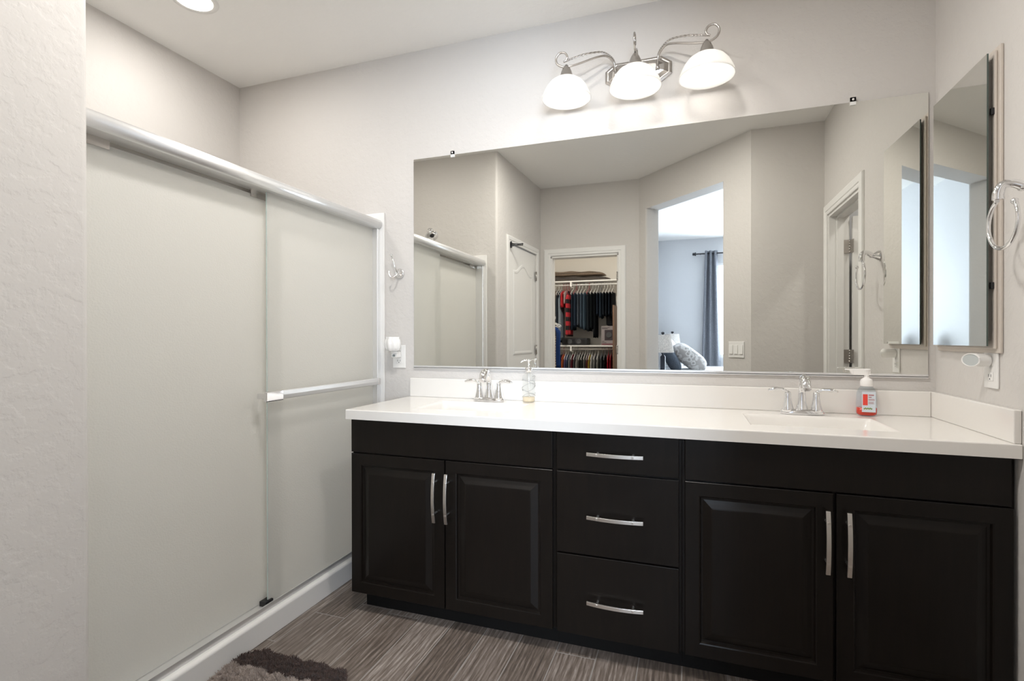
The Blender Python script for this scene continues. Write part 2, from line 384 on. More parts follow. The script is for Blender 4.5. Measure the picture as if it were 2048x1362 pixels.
# closet doorway
casing('trim_4', (0, -2.66), (1, 0), (0, 1), -2.245, -1.56, 2.04, .07, .018)
m = MB(); m.box(-2.245, -2.23, -2.78, -2.66, 0, 2.03); m.box(-1.572, -1.557, -2.78, -2.66, 0, 2.03); m.box(-2.245, -1.557, -2.78, -2.66, 2.02, 2.035)
m.box(-2.23, -2.22, -2.735, -2.70, 0, 2.02); m.box(-1.58, -1.57, -2.735, -2.70, 0, 2.02)
jc = struct(m.build('trim_5', TRIM))
for z in (1.81, 1.09, .3): hinge(jc, (-1.572, -2.662, z), (0, -1, 0), (-.3, .1, 0), w=.03)
# baseboards
def bb(name, pts):
    m = MB()
    for (xa, ya), (xb, yb) in pts:
        d = Vector((xb-xa, yb-ya)); n_ = Vector((-d.y, d.x)).normalized()*.013
        m.prism([(xa, ya), (xb, yb), (xb+n_.x, yb+n_.y), (xa+n_.x, ya+n_.y)], 0, .085)
    struct(m.build(name, TRIM, bevel=.004))
bb('baseboard_front', [((-2.402, -1.735), (-2.40, -1.54))])
bb('baseboard_diagonal', [((-.475, -1.745), (-.66, -1.937)), ((0, -1.742), (-.475, -1.742))])

# ------------------------------------------------------------ shower
sb = thing('shower_pan', 'white shower pan with a low curb along the floor', 'shower pan', (-2.55, -.76, 0))
m = MB(); m.prism([(-2.50, 0), (-2.50, .088), (-2.508, .096), (-2.60, .100), (-2.62, .085), (-2.62, 0)], -1.518, -.002, axis='y')
m.build('curb', SURR, sb, bevel=.004)
bx(-3.515, -2.62, -1.515, -.005, 0, .045).build('pan', SURR, sb)
ss = thing('shower_surround', 'white acrylic surround lining the shower behind the frosted doors', 'shower surround', (-3.0, -.76, .045))
bx(-3.518, -2.488, -.012, -.001, .101, 1.889).build('panel', SURR, ss, bevel=.003)
bx(-3.518, -2.488, -1.519, -1.508, .101, 1.889).build('panel', SURR, ss, bevel=.003)
bx(-3.519, -3.508, -1.508, -.012, .046, 1.889).build('panel', SURR, ss)
sd = thing('sliding_shower_door', 'frosted sliding shower door set in a bright silver frame', 'shower door', (-2.555, -.76, .1))
prof = [(-2.600, 1.806), (-2.585, 1.800), (-2.515, 1.800), (-2.503, 1.807), (-2.498, 1.820), (-2.499, 1.834), (-2.506, 1.846), (-2.520, 1.853), (-2.545, 1.857), (-2.600, 1.857)]
m = MB()
nseg = len(prof)
lo = [m.bm.verts.new((x, -1.507, z)) for x, z in prof]; hi = [m.bm.verts.new((x, -.013, z)) for x, z in prof]
for i in range(nseg): m.face([lo[i], lo[(i+1) % nseg], hi[(i+1) % nseg], hi[i]], smooth=(2 <= i <= 7))
m.face(lo); m.face(hi[::-1]); m.build('header_rail', ALU, sd)
bx(-2.604, -2.6005, -1.484, -.036, 1.768, 1.857).build('light_stop_fin', NICKEL, sd)  # added fin, stops light leaking under the header so the gap stays dark
m = MB(); m.box(-2.602, -2.512, -.036, -.012, .101, 1.800); m.build('side_jamb', ALU, sd, bevel=.004)
m = MB(); m.box(-2.602, -2.512, -1.508, -1.484, .101, 1.800); m.build('side_jamb', ALU, sd, bevel=.004)
m = MB(); m.box(-2.600, -2.522, -1.484, -.036, .098, .108); m.box(-2.529, -2.522, -1.484, -.036, .108, .122); m.box(-2.600, -2.594, -1.484, -.036, .108, .13)
m.build('bottom_track', ALU, sd)
g1 = bx(-2.549, -2.543, -.777, -.038, .112, 1.812).build('glass_panel', FROST, sd)
bx(-2.5485, -2.5435, -.7783, -.777, .112, 1.799).build('glass_edge', pbsdf('pale_glass_edge', (.55, .64, .61), .1), g1)
g2 = bx(-2.581, -2.575, -1.482, -.70, .112, 1.784).build('glass_panel', FROST, sd)
m = MB(); m.box(-2.584, -2.572, -1.46, -1.36, 1.772, 1.802); m.box(-2.584, -2.572, -.83, -.73, 1.772, 1.802); m.build('roller_hanger', NICKEL, g2)
m = MB(); m.box(-2.566, -2.534, -.80, -.76, .10, .128); lab(m.build('door_guide', BLACK, sd), 'small black guide at the foot of the door')
# towel bar
tb = MB(); tb.prism([(-2.499, .950), (-2.494, .953), (-2.491, .968), (-2.494, .983), (-2.499, .986), (-2.503, .968)], -.835, -.045, axis='y')
o = tb.build('towel_bar', WHITE if False else ALU, g1)
m = MB(); m.box(-2.502, -2.489, -.838, -.745, .947, .989); m.box(-2.545, -2.502, -.832, -.812, .957, .979)
lab(m.build('bar_bracket', CHROME, o, bevel=.004), 'ribbed chrome bracket')
m = MB(); m.box(-2.502, -2.490, -.060, -.042, .950, .986); m.box(-2.545, -2.502, -.060, -.044, .957, .979); m.build('bar_bracket', CHROME, o, bevel=.003)
# shower head
sh = thing('showerhead', 'chrome shower head on its arm above the shower door', 'shower head', (-3.0, -1.52, 1.96))
m = MB(); m.tube([(-2.98, -1.519, 1.96), (-2.965, -1.45, 2.015), (-2.94, -1.38, 2.06), (-2.91, -1.32, 2.065)], .009, 10, spline=4); m.build('arm', CHROME, sh)
m = MB(); m.lathe([(.03, 0), (.028, .006), (.012, .012)], (-2.98, -1.519, 1.96), (0, 1, 0)); m.build('flange', CHROME, sh)
m = MB(); m.lathe([(.012, 0), (.02, .012), (.040, .03), (.054, .05), (.052, .060), (.0, .060)], (-2.905, -1.315, 2.075), (.45, .4, -.8)); m.sphere((-2.905, -1.315, 2.075), .028); m.build('head', CHROME, sh)
m = MB(); m.lathe([(.016, 0), (.018, .003), (.018, .027), (.016, .03)], (-2.885, -1.29, 2.05), (.55, .3, -.75)); lab(m.build('collar', BLACK, sh), 'black collar')

# ------------------------------------------------------------ ceiling cans: the shower fixture, then added unseen fill lights
def can(x, y, power, label, r=.075):
    t = thing('recessed_light', label, 'recessed light', (x, y, H))
    m = MB(); m.capping = False; m.lathe([(r, -.003), (r+.004, -.006), (r+.022, -.004), (r+.024, 0)], (x, y, H)); m.build('trim_ring', TRIM, t)
    m = MB(); m.lathe([(r, -.004), (r*.7, -.007), (0, -.008)], (x, y, H)); m.build('lens', LENS, t)
    l = bpy.data.lights.new('can_lamp', 'AREA'); l.shape = 'DISK'; l.size = r*2; l.energy = power; l.color = CANW
    o = bpy.data.objects.new('can_lamp', l); COL.objects.link(o); o.location = (x, y, H-.012)
can(-3.035, -.70, CAN_SHOWER_W, 'round lit recessed ceiling light above the shower')
can(-1.05, -1.12, FILL_ROOM_W, 'added unseen fill light, a round ceiling can over the bathroom floor, towards the right wall')  # this can and the next are added fill for the bathroom
can(-1.85, -1.2, FILL_ROOM_W, 'added unseen fill light, a round ceiling can over the bathroom floor, towards the shower')
can(.65, -1.0, 7, 'added unseen fill light, a round ceiling can in the small room behind the open door')  # added to brighten the open door leaf
can(-2.25, -4.1, CLOSET_W, 'added unseen fill light, a round ceiling can inside the walk-in closet')  # added can, unseen, brightens the closet

# ------------------------------------------------------------ big mirror
mi = thing('wall_mirror', 'large frameless wall mirror spanning both sinks', 'mirror', (-1.165, 0, 1.047))
m = MB(); v = m.box(-2.3054, -.026, -.007, -.001, 1.047, 2.158, mi=1)
for f in m.bm.faces:
    if abs(f.calc_center_median().y+.007) < 1e-4: f.material_index = 0
m.build('glass', [MIRROR, GEDGE], mi)
m = MB(); m.box(-2.3054, -.026, -.0105, -.0072, 1.044, 1.055); m.box(-2.3054, -.026, -.0105, -.001, 1.040, 1.0465); m.build('bottom_channel', ALU, mi)
for cx in (-2.074, -.28):
    m = MB(); m.box(cx-.010, cx+.010, -.012, -.0072, 2.145, 2.176); m.box(cx-.010, cx+.010, -.012, -.001, 2.1585, 2.176); m.sphere((cx, -.0135, 2.167), .0045); m.build('clip', WHITE, mi)

# ------------------------------------------------------------ vanity cabinets
YF = -.540
def raised_panel_door(x0, x1, z0, z1, parent):
    m = MB(); y = YF; t = .019; fr = .052
    yb = y+t
    # outer frame with a routed, raised centre panel
    prof = [(0, 0, .0015), (.0015, 0, 0), (fr-.006, 0, 0), (fr-.002, 0, .0015), (fr+.001, 0, .0095), (fr+.008, 0, .010), (fr+.022, 0, .0055), (fr+.034, 0, .0012), (fr+.038, 0, .0006)]
    rg = []
    for i, _, d in prof: rg.append([m.bm.verts.new(p) for p in ((x0+i, y+d, z0+i), (x1-i, y+d, z0+i), (x1-i, y+d, z1-i), (x0+i, y+d, z1-i))])
    bk = [m.bm.verts.new(p) for p in ((x0, yb, z0), (x1, yb, z0), (x1, yb, z1), (x0, yb, z1))]
    for a, b in [(bk, rg[0])]+list(zip(rg, rg[1:])):
        for k in range(4): m.face([a[k], a[(k+1) % 4], b[(k+1) % 4], b[k]])
    m.face(rg[-1]); m.face(bk[::-1])
    return m.build('door', ESP, parent)
def slab(name, x0, x1, z0, z1, parent): return bx(x0, x1, YF, YF+.019, z0, z1).build(name, ESP, parent, bevel=.002)
def pull(cx, cz, vert, parent, ln=.203):
    m = MB(); n = 12; w = .0065; t = .0035
    rings = []
    for k in range(n+1):
        f = k/n*2-1; s = f*ln/2; bow = .030+.010*(1-f*f)-.004
        c = (cx, YF-bow, cz+s) if vert else (cx+s, YF-bow, cz)
        o = [(-w, -t), (w, -t), (w, t), (-w, t)]
        rings.append([m.bm.verts.new((c[0]+(a if vert else 0), c[1]+b, c[2]+(0 if vert else a))) for a, b in o])
    for a, b in zip(rings, rings[1:]):
        for k in range(4): m.face([a[k], a[(k+1) % 4], b[(k+1) % 4], b[k]])
    m.face(rings[0]); m.face(rings[-1])
    for s in (-.064, .064):
        c = (cx, YF, cz+s) if vert else (cx+s, YF, cz)
        m.tube([c, (c[0], YF-.036, c[2])], .005, 10)
    return m.build('handle', HANDLE, parent, bevel=.0008)
def carcass(name, label, x0, x1, gx0, gx1):
    t = thing(name, label, 'vanity cabinet', ((x0+x1)/2, -.27, 0))
    m = MB(); m.box(x0, x1, YF+.0195, -.001, .086, .838); m.build('body', ESP, t, bevel=.001)
    m = MB(); m.box(x0+gx0, x1, YF+.075, -.05, 0, .0855); m.build('toe_kick', TOEK, t)
    return t
c1 = carcass('vanity_cabinet', 'espresso sink cabinet at the left end of the vanity, beside the shower', -2.316, -1.394, .03, 0)
slab('false_front', -2.312, -1.403, .703, .846, c1)
d = raised_panel_door(-2.312, -1.8605, .088, .697, c1); pull(-1.895, .548, True, d)
d = raised_panel_door(-1.8545, -1.403, .088, .697, c1); pull(-1.840, .548, True, d)
c2 = carcass('drawer_cabinet', 'espresso three-drawer cabinet in the middle of the vanity', -1.3935, -.9345, 0, 0)
for z0, z1, hz in ((.705, .846, .773), (.391, .697, .540), (.086, .385, .225)):
    d = slab('drawer', -1.386, -.944, z0, z1, c2); pull(-1.1655, hz, False, d)
c3 = carcass('vanity_cabinet', 'espresso sink cabinet at the right end of the vanity, against the right wall', -.934, -.003, 0, 0)
slab('false_front', -.924, -.018, .703, .846, c3)
d = raised_panel_door(-.924, -.4715, .088, .697, c3); pull(-.4925, .546, True, d)
d = raised_panel_door(-.4625, -.012, .088, .697, c3); pull(-.434, .546, True, d)

# ------------------------------------------------------------ countertop with moulded basins
ct = thing('vanity_countertop', 'long off-white countertop with two moulded rectangular sinks', 'countertop', (-1.165, -.28, .848))
hc = .89; ht = .8485
def basin_hole(cx): return (cx-.225, cx+.225, -.435, -.135)
B = [basin_hole(-1.845), basin_hole(-.478)]
m = MB()
# top surface as a grid with two openings, then the rim, front edge and underside
xs = sorted({-2.3297, -.001, *[b[0] for b in B], *[b[1] for b in B]}); ys = [-.5597, -.435, -.135, -.001]
V = {}
def tv(x, y, z=hc):
    k = (round(x, 5), round(y, 5), round(z, 5))
    if k not in V: V[k] = m.bm.verts.new((x, y, z))
    return V[k]
for i in range(len(xs)-1):
    for j in range(3):
        if j == 1 and any(abs(xs[i]-b[0]) < 1e-6 for b in B): continue
        m.face([tv(xs[i], ys[j]), tv(xs[i+1], ys[j]), tv(xs[i+1], ys[j+1]), tv(xs[i], ys[j+1])])
for i in range(len(xs)-1):
    m.face([tv(xs[i], ys[0]), tv(xs[i+1], ys[0]), tv(xs[i+1], ys[0], ht), tv(xs[i], ys[0], ht)])
for j in range(3):
    m.face([tv(xs[0], ys[j]), tv(xs[0], ys[j+1]), tv(xs[0], ys[j+1], ht), tv(xs[0], ys[j], ht)])
    m.face([tv(xs[-1], ys[j]), tv(xs[-1], ys[j+1]), tv(xs[-1], ys[j+1], ht), tv(xs[-1], ys[j], ht)])
m.face([tv(xs[0], ys[0], ht), tv(xs[-1], ys[0], ht), tv(xs[-1], ys[-1], ht), tv(xs[0], ys[-1], ht)])
m.build('slab', TOP, ct, bevel=.004, bseg=3)
def rrect(x0, x1, y0, y1, r, z, n=5):
    p = []
    for cx, cy, a in ((x1-r, y1-r, 0), (x0+r, y1-r, 90), (x0+r, y0+r, 180), (x1-r, y0+r, 270)):
        p += [(x, y, z) for x, y in arc(cx, cy, r, a, a+90, n)]
    return p
for b in B:
    m = MB(); x0, x1, y0, y1 = b; rg = []
    for ins, dz, r in ((-.0005, 0, .0015), (.003, -.0025, .008), (.007, -.012, .02), (.012, -.045, .03), (.02, -.075, .035), (.04, -.092, .04), (.09, -.10, .05)):
        rg.append([m.bm.verts.new(p) for p in rrect(x0+ins, x1-ins, y0+ins, y1-ins, r, hc+dz)])
    for a, c in zip(rg, rg[1:]):
        for k in range(len(a)): m.face([a[k], a[(k+1) % len(a)], c[(k+1) % len(a)], c[k]], True)
    m.face(rg[-1], True)
    bo = m.build('basin', TOP, ct)
    m = MB(); m.lathe([(.022, 0), (.021, .002), (.012, .003), (0, .0035)], ((x0+x1)/2, (y0+y1)/2, hc-.1)); m.build('drain', CHROME, bo)
bx(-2.324, -.0205, -.020, -.001, hc, hc+.0985).build('backsplash', TOP, ct, bevel=.003)
bx(-.0200, -.001, -.553, -.001, hc, hc+.0985).build('side_splash', TOP, ct, bevel=.003)

# ------------------------------------------------------------ faucets
def faucet(cx, cy, label, turn):
    t = thing('faucet', label, 'faucet', (cx, cy, hc), 'two-handle chrome faucets')
    z = hc
    m = MB()
    def ell(a, b, zz): return [m.bm.verts.new((cx+a*math.copysign(abs(math.cos(q))**.75, math.cos(q)), cy+b*math.copysign(abs(math.sin(q))**.9, math.sin(q)), zz)) for q in [2*PI*k/36 for k in range(36)]]
    rg = [ell(.080, .028, z+.001), ell(.081, .029, z+.006), ell(.079, .027, z+.014), ell(.072, .022, z+.021), ell(.03, .01, z+.022)]
    for a, b in zip(rg, rg[1:]):
        for k in range(36): m.face([a[k], a[(k+1) % 36], b[(k+1) % 36], b[k]], True)
    m.face(rg[-1], True); m.face(rg[0]); m.build('base_plate', CHROME, t)
    m = MB()
    tx, ty = turn
    pts = [(0, 0, .012), (0, 0, .05), (0, .0, .09), (tx*.006, ty*.006, .120), (tx*.022, ty*.022, .141), (tx*.045, ty*.045, .146), (tx*.07, ty*.07, .132), (tx*.085, ty*.085, .107)]
    m.tube([(cx+a, cy+b, z+c) for a, b, c in pts], [.025, .016, .013, .0135, .015, .0175, .0195, .0185], 16, spline=5); m.build('spout', CHROME, t)
    m = MB(); m.tube([(cx, cy+.022, z+.01), (cx, cy+.022, z+.075)], .0025, 8); m.sphere((cx, cy+.022, z+.078), .0055); m.build('lift_rod', CHROME, t)
    for s in (-1, 1):
        hx = cx+s*.051
        m = MB(); m.lathe([(.0265, .010), (.022, .022), (.0165, .045), (.0125, .070), (.0125, .084), (.009, .091), (0, .093)], (hx, cy, z), seg=20); 
        m.build('handle_post', CHROME, t)
        m = MB(); m.tube([(hx-s*.004, cy, z+.086), (hx+s*.012, cy-.002, z+.096), (hx+s*.03, cy-.005, z+.101), (hx+s*.052, cy-.008, z+.100), (hx+s*.073, cy-.011, z+.094)], [.007, .009, .0095, .0115, .006], 12, spline=4, flat=.72, up=(0, 0, 1))
        m.build('lever', CHROME, t)
faucet(-1.843, -.083, 'chrome two-handle faucet at the left sink', (0, -1))
faucet(-.478, -.088, 'chrome two-handle faucet at the right sink', (0, -1))

# ------------------------------------------------------------ dispensers
gd = thing('soap_dispenser', 'clear glass pump dispenser etched with swirls, right of the left faucet', 'soap dispenser', (-1.645, -.058, hc))
x, y = -1.645, -.060
GLS = clear('bottle_glass', (.965, .975, .975), .03, .06)
m = MB(); m.lathe([(0, 0), (.029, 0), (.031, .003), (.031, .12), (.029, .128), (.02, .137), (.014, .140), (.014, .147)], (x, y, hc), seg=32); m.build('bottle', GLS, gd)
m = MB(); m.lathe([(0, .004), (.0275, .004), (.0285, .008), (.0285, .026), (0, .026)], (x, y, hc), seg=28); lab(m.build('liquid_soap', pbsdf('amber_soap', (.88, .74, .52), .1, alpha=.5), gd), 'pale amber liquid soap')
m = MB()
for k in range(6):
    z0 = hc+.035+k*.016; pts = [(x+math.cos(a)*.0318, y+math.sin(a)*.0318, z0+.012*math.sin(a*1.5+k*2)) for a in [PI*.9+PI*1.2*i/20+k*.2 for i in range(21)]]
    m.tube(pts, .0010, 5)
m.build('etched_swirls', pbsdf('etch_grey', (.42, .42, .42), .4), gd)
m = MB(); m.lathe([(.0165, .143), (.0165, .166), (.012, .168), (.0115, .17), (.004, .171), (.004, .197), (.006, .198), (.007, .206), (.004, .208), (0, .208)], (x, y, hc), seg=20)
m.tube([(x, y, hc+.203), (x-.018, y-.012, hc+.203), (x-.036, y-.022, hc+.192)], [.004, .0035, .0028], 10, spline=3); m.build('pump', CHROME, gd)
m = MB(); m.tube([(x, y, hc+.15), (x+.003, y, hc+.02)], .0025, 8); m.build('dip_tube', WHITE, gd)

hx, hy = -.247, -.062
hs = thing('hand_soap_bottle', 'clear hand soap bottle with white foaming pump and red label, right of the right faucet', 'soap bottle', (hx, hy, hc))
def sbottle(m, prof, n=32):
    rg = []
    for a, b, zz in prof:
        rg.append([m.bm.verts.new((hx+a*math.copysign(abs(math.cos(q))**.7, math.cos(q)), hy+b*math.copysign(abs(math.sin(q))**.8, math.sin(q)), hc+zz)) for q in [2*PI*k/n for k in range(n)]])
    for p, q in zip(rg, rg[1:]):
        for k in range(n): m.face([p[k], p[(k+1) % n], q[(k+1) % n], q[k]], True)
    m.face(rg[0]); m.face(rg[-1])
SOAPG = clear('soap_bottle_clear', (.90, .94, .97), .04, .12)
m = MB(); sbottle(m, [(.028, .018, .001), (.034, .021, .006), (.0355, .023, .02), (.035, .023, .06), (.033, .022, .09), (.028, .02, .106), (.02, .017, .116), (.016, .016, .12)]); m.build('bottle', SOAPG, hs)
m = MB(); sbottle(m, [(.026, .016, .004), (.0325, .0195, .008), (.034, .0215, .014), (.0342, .0215, .034)]); lab(m.build('red_soap', pbsdf('red_soap', (.75, .06, .03), .12), hs), 'red liquid soap')
m = MB(); m.box(hx-.022, hx+.024, hy-.0245, hy-.0238, hc+.018, hc+.098); m.build('label', pbsdf('pale_label', (.66, .72, .78), .35), hs)
m = MB(); m.box(hx-.019, hx-.003, hy-.0252, hy-.0246, hc+.045, hc+.088); lab(m.build('label_print', pbsdf('label_red', (.80, .07, .05), .4), hs), 'red block on the label')
m = MB()
for k, (z0, x1_, h_) in enumerate([(.083, .018, .004), (.075, .010, .003), (.068, .020, .0015), (.064, .021, .0015), (.057, .018, .001), (.054, .016, .001), (.051, .019, .001)]): m.box(hx+.0005, hx+x1_, hy-.0250, hy-.0246, hc+z0, hc+z0+h_)
m.build('label_print', pbsdf('label_text', (.45, .16, .16), .4), hs)
m = MB()
for k in range(7): m.sphere((hx-.014+k*.004, hy-.0245, hc+.031+.002*(k % 2)), .003, 8, 6, (1, .2, 1))
m.build('label_print', pbsdf('label_leaf', (.22, .30, .10), .5), hs)
m = MB(); m.lathe([(.0205, .118), (.0215, .120), (.0215, .136), (.019, .145), (.012, .150), (.0085, .152), (.008, .158), (.0105, .168), (.012, .180), (.0135, .182), (.0135, .186), (0, .187)], (hx, hy, hc), seg=28)
v0 = m.box(hx-.046, hx+.012, hy-.0075, hy+.0075, hc+.160, hc+.1865)
for q in (v0[0], v0[3]): q.co.z += .003
m.prism([(hx-.046, hc+.1855), (hx-.072, hc+.186), (hx-.074, hc+.182), (hx-.058, hc+.179), (hx-.052, hc+.165), (hx-.046, hc+.163)], hy-.0065, hy+.0065, axis='y')
m.build('pump', pbsdf('pump_white', (.88, .86, .84), .28), hs, bevel=.0015)

# ------------------------------------------------------------ vanity light
vl = thing('vanity_light', 'three-shade brushed nickel vanity light with scrolled arms above the mirror', 'light fixture', (-1.132, 0, 2.425))
PX, PZ = -1.132, 2.425
def octo(w, h, c): return [(PX-w+c, PZ-h), (PX+w-c, PZ-h), (PX+w, PZ-h*.45), (PX+w, PZ+h*.45), (PX+w-c, PZ+h), (PX-w+c, PZ+h), (PX-w, PZ+h*.45), (PX-w, PZ-h*.45)]
m = MB(); rg = []
for (w, h, c, yy) in ((.150, .058, .045, -.001), (.150, .058, .045, -.006), (.140, .050, .042, -.010), (.134, .045, .040, -.009), (.115, .034, .034, -.022), (.095, .022, .028, -.026)):
    rg.append([m.bm.verts.new((a, yy, b)) for a, b in octo(w, h, c)])
for a, b in zip(rg, rg[1:]):
    for k in range(8): m.face([a[k], a[(k+1) % 8], b[(k+1) % 8], b[k]])
m.face(rg[-1]); m.face(rg[0]); m.build('back_plate', NICKEL, vl, bevel=.0015)
SHX = [-1.436, -1.131, -.840]; SY = -.15
def rot_arm(pts, s, cx):
    return pts
def arm(side):
    c = SHX[0] if side < 0 else SHX[2]
    if side < 0: X = lambda o: c+o
    else: X = lambda o: c-o
    m = MB(); base = .200
    low = [(base+.004, -.020, 2.425), (base+.003, -.036, 2.45), (base-.004, -.045, 2.474), (base-.033, -.07, 2.492), (base-.07, -.10, 2.478), (.06, -.13, 2.448), (.01, -.15, 2.431), (-.018, -.15, 2.434), (-.043, -.15, 2.452), (-.048, -.15, 2.478), (-.032, -.15, 2.498), (-.008, -.15, 2.496), (.004, -.15, 2.477), (-.002, -.15, 2.462), (-.014, -.15, 2.456)]
    m.tube([(X(a), b, z) for a, b, z in low], .0048, 8, spline=5)
    m.lathe([(.009, 0), (.008, .014), (.006, .02), (.0065, .026)], (X(base+.004), -.026, 2.412), seg=12)
    o = m.build('arm', NICKEL, vl)
    m = MB(); up = [(base+.004, -.030, 2.44), (base+.0, -.040, 2.478), (base-.02, -.055, 2.500), (base-.055, -.08, 2.509), (base-.12, -.12, 2.490), (.02, -.145, 2.466), (-.006, -.15, 2.457)]
    P = [Vector((X(a), b, z)) for a, b, z in up]; fine = []
    for i in range(len(P)-1):
        q0 = P[max(i-1, 0)]; q1 = P[i]; q2 = P[i+1]; q3 = P[min(i+2, len(P)-1)]
        for k in range(14):
            t = k/14; fine.append(.5*((2*q1)+(q2-q0)*t+(2*q0-5*q1+4*q2-q3)*t*t+(3*q1-q0-3*q2+q3)*t**3))
    for ph in (0, PI):
        m.tube([p+Vector((0, math.cos(i*.9+ph), math.sin(i*.9+ph)))*.0022 for i, p in enumerate(fine)], .0026, 6)
    m.build('twisted_arm', NICKEL, vl)
arm(-1); arm(1)
m = MB(); cx = SHX[1]
low = [(-.022, 2.43), (-.045, 2.47), (-.075, 2.492), (-.11, 2.475), (-.14, 2.448), (-.165, 2.446), (-.19, 2.462), (-.196, 2.488), (-.18, 2.510), (-.155, 2.510), (-.143, 2.492), (-.15, 2.474)]
m.tube([(cx, a, b) for a, b in low], .0042, 8, spline=5); m.build('arm', NICKEL, vl)
for i, sx in enumerate(SHX):
    m = MB(); m.lathe([(0, .052), (.006, .052), (.010, .046), (.018, .034), (.025, .018), (.028, .006), (.031, -.004), (.031, -.008), (.024, -.008)], (sx, SY, 2.388), seg=28); m.build('shade_holder', NICKEL, vl)
    m = MB(); m.capping = False
    out = [(.026, 2.3815), (.036, 2.380), (.054, 2.372), (.074, 2.358), (.090, 2.338), (.101, 2.317), (.108, 2.300), (.1115, 2.288)]
    inn = [(r-.004, z-.001) for r, z in out[::-1]]
    m.lathe([(r, z) for r, z in out+[(.1105, 2.2855), (.108, 2.287)]+inn[1:]], (sx, SY, 0), seg=48)
    o = m.build('lamp_shade', OPAL, vl)
    m = MB(); m.sphere((sx, SY, 2.308), .030, 24, 14); m.lathe([(.014, .02), (.019, .008), (.026, -.004)], (sx, SY, 2.34), seg=20); m.build('bulb', BULB, vl)
    l = bpy.data.lights.new('bulb_lamp', 'POINT'); l.energy = BULB_W; l.color = (1, .95, .88); l.shadow_soft_size = .034
    lo_ = bpy.data.objects.new('bulb_lamp', l); COL.objects.link(lo_); lo_.location = (sx, SY, 2.306)

# ------------------------------------------------------------ medicine cabinet on the right wall
mc = thing('medicine_cabinet', 'mirrored medicine cabinet on the right wall beside the big mirror', 'medicine cabinet', (0, -.26, 1.15))
m = MB(); m.box(-.010, -.0005, -.460, -.045, 1.150, 2.100); m.box(-.018, -.010, -.448, -.06, 1.163, 2.086); m.build('frame', TANF, mc, bevel=.003)
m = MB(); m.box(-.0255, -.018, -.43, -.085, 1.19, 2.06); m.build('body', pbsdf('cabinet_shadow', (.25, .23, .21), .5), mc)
m = MB(); m.box(-.032, -.0275, -.449, -.068, 1.172, 2.078, mi=1)
for f in m.bm.faces:
    if abs(f.calc_center_median().x+.032) < 1e-4: f.material_index = 0
for v in m.bm.verts: v.co.x += .0166*(v.co.y+.068)
m.build('mirror_door', [MIRROR, GEDGE], mc)
for z in (1.36, 1.90): bx(-.0264, -.0182, -.447, -.439, z-.010, z+.010).build('bumper', BLACK, mc)

# ------------------------------------------------------------ towel ring
tr = thing('towel_ring', 'chrome open towel ring on the right wall beside the medicine cabinet', 'towel ring', (0, -.62, 1.615))
m = MB(); m.lathe([(.026, .001), (.026, .004), (.022, .012), (.014, .024), (.010, .034), (.009, .045)], (0, -.628, 1.615), (-1, 0, 0), seg=28)
m.tube([(-.035, -.628, 1.618), (-.055, -.622, 1.630), (-.075, -.616, 1.628), (-.083, -.612, 1.608), (-.083, -.611, 1.588)], [.0125, .0115, .0120, .0135, .0145], 14, spline=5); m.build('arm', CHROME, tr)
m = MB(); cy, cz, R_ = -.632, 1.520, .072
m.tube([(-.083, cy+R_*math.cos(a), cz+R_*math.sin(a)) for a in [math.radians(68-k*8) for k in range(37)]], .0055, 10)
a = math.radians(68-36*8); m.sphere((-.083, cy+R_*math.cos(a), cz+R_*math.sin(a)), .0085); m.build('ring', CHROME, tr)

# ------------------------------------------------------------ outlets, switch, plug-ins
def outlet_wall(name, label, c, n, w=.078, h=.124):
    """n: 'y' plate on the back wall facing -y, 'x' plate on the right wall facing -x"""
    t = thing(name, label, 'outlet', c); cx, cy, cz = c
    def bb_(a0, a1, d0, d1, z0, z1):
        return (cx+a0, cx+a1, cy-d1, cy-d0, cz+z0, cz+z1) if n == 'y' else (cx-d1, cx-d0, cy+a0, cy+a1, cz+z0, cz+z1)
    bx(*bb_(-w/2, w/2, .0005, .006, -h/2, h/2)).build('cover_plate', WHITE, t, bevel=.002)
    for s in (-1, 1):
        m = MB(); m.box(*bb_(-.017, .017, .006, .008, s*.0245-.014, s*.0245+.014)); o = m.build('socket', WHITE, t, bevel=.004)
        m = MB(); m.box(*bb_(-.008, -.006, .0075, .0084, s*.0245-.002, s*.0245+.007)); m.box(*bb_(.006, .008, .0075, .0084, s*.0245-.002, s*.0245+.007)); m.box(*bb_(-.002, .002, .0075, .0084, s*.0245-.010, s*.0245-.006)); m.build('slot', BLACK, o)
    return t
outlet_wall('wall_outlet', 'white outlet on the right wall above the side splash', (0, -.400, 1.100), 'x')
outlet_wall('wall_outlet', 'white outlet on the back wall left of the big mirror', (-2.398, 0, 1.102), 'y')
nl = thing('plug_in_night_light', 'white cylindrical plug-in device on the right wall outlet', 'night light', (-.01, -.40, 1.127))
m = MB(); m.capping = False; m.lathe([(0, 0), (.019, 0), (.0205, .003), (.0205, .030), (.0215, .032), (.0215, .0565), (.0195, .059), (.0185, .056)], (-.0095, -.398, 1.127), (-1, 0, 0), seg=32)
for v in m.bm.verts:
    if v.co.x < -.060: v.co.x += -(v.co.y+.398)*.75+.010
m.build('body', WHITE, nl)
bx(-.0094, -.0088, -.402, -.394, 1.100, 1.11).build('plug', WHITE, nl)
m = MB(); m.capping = False; m.lathe([(.0186, .056), (.0, .056)], (-.0095, -.398, 1.127), (-1, 0, 0), seg=32)
for v in m.bm.verts: v.co.x += -(v.co.y+.398)*.75+.010
lab(m.build('lens', pbsdf('grey_lens', (.50, .53, .53), .2), nl), 'grey end lens')
ww = thing('wax_warmer', 'white ceramic plug-in wax warmer on the outlet left of the mirror', 'wax warmer', (-2.4, -.055, 1.11))
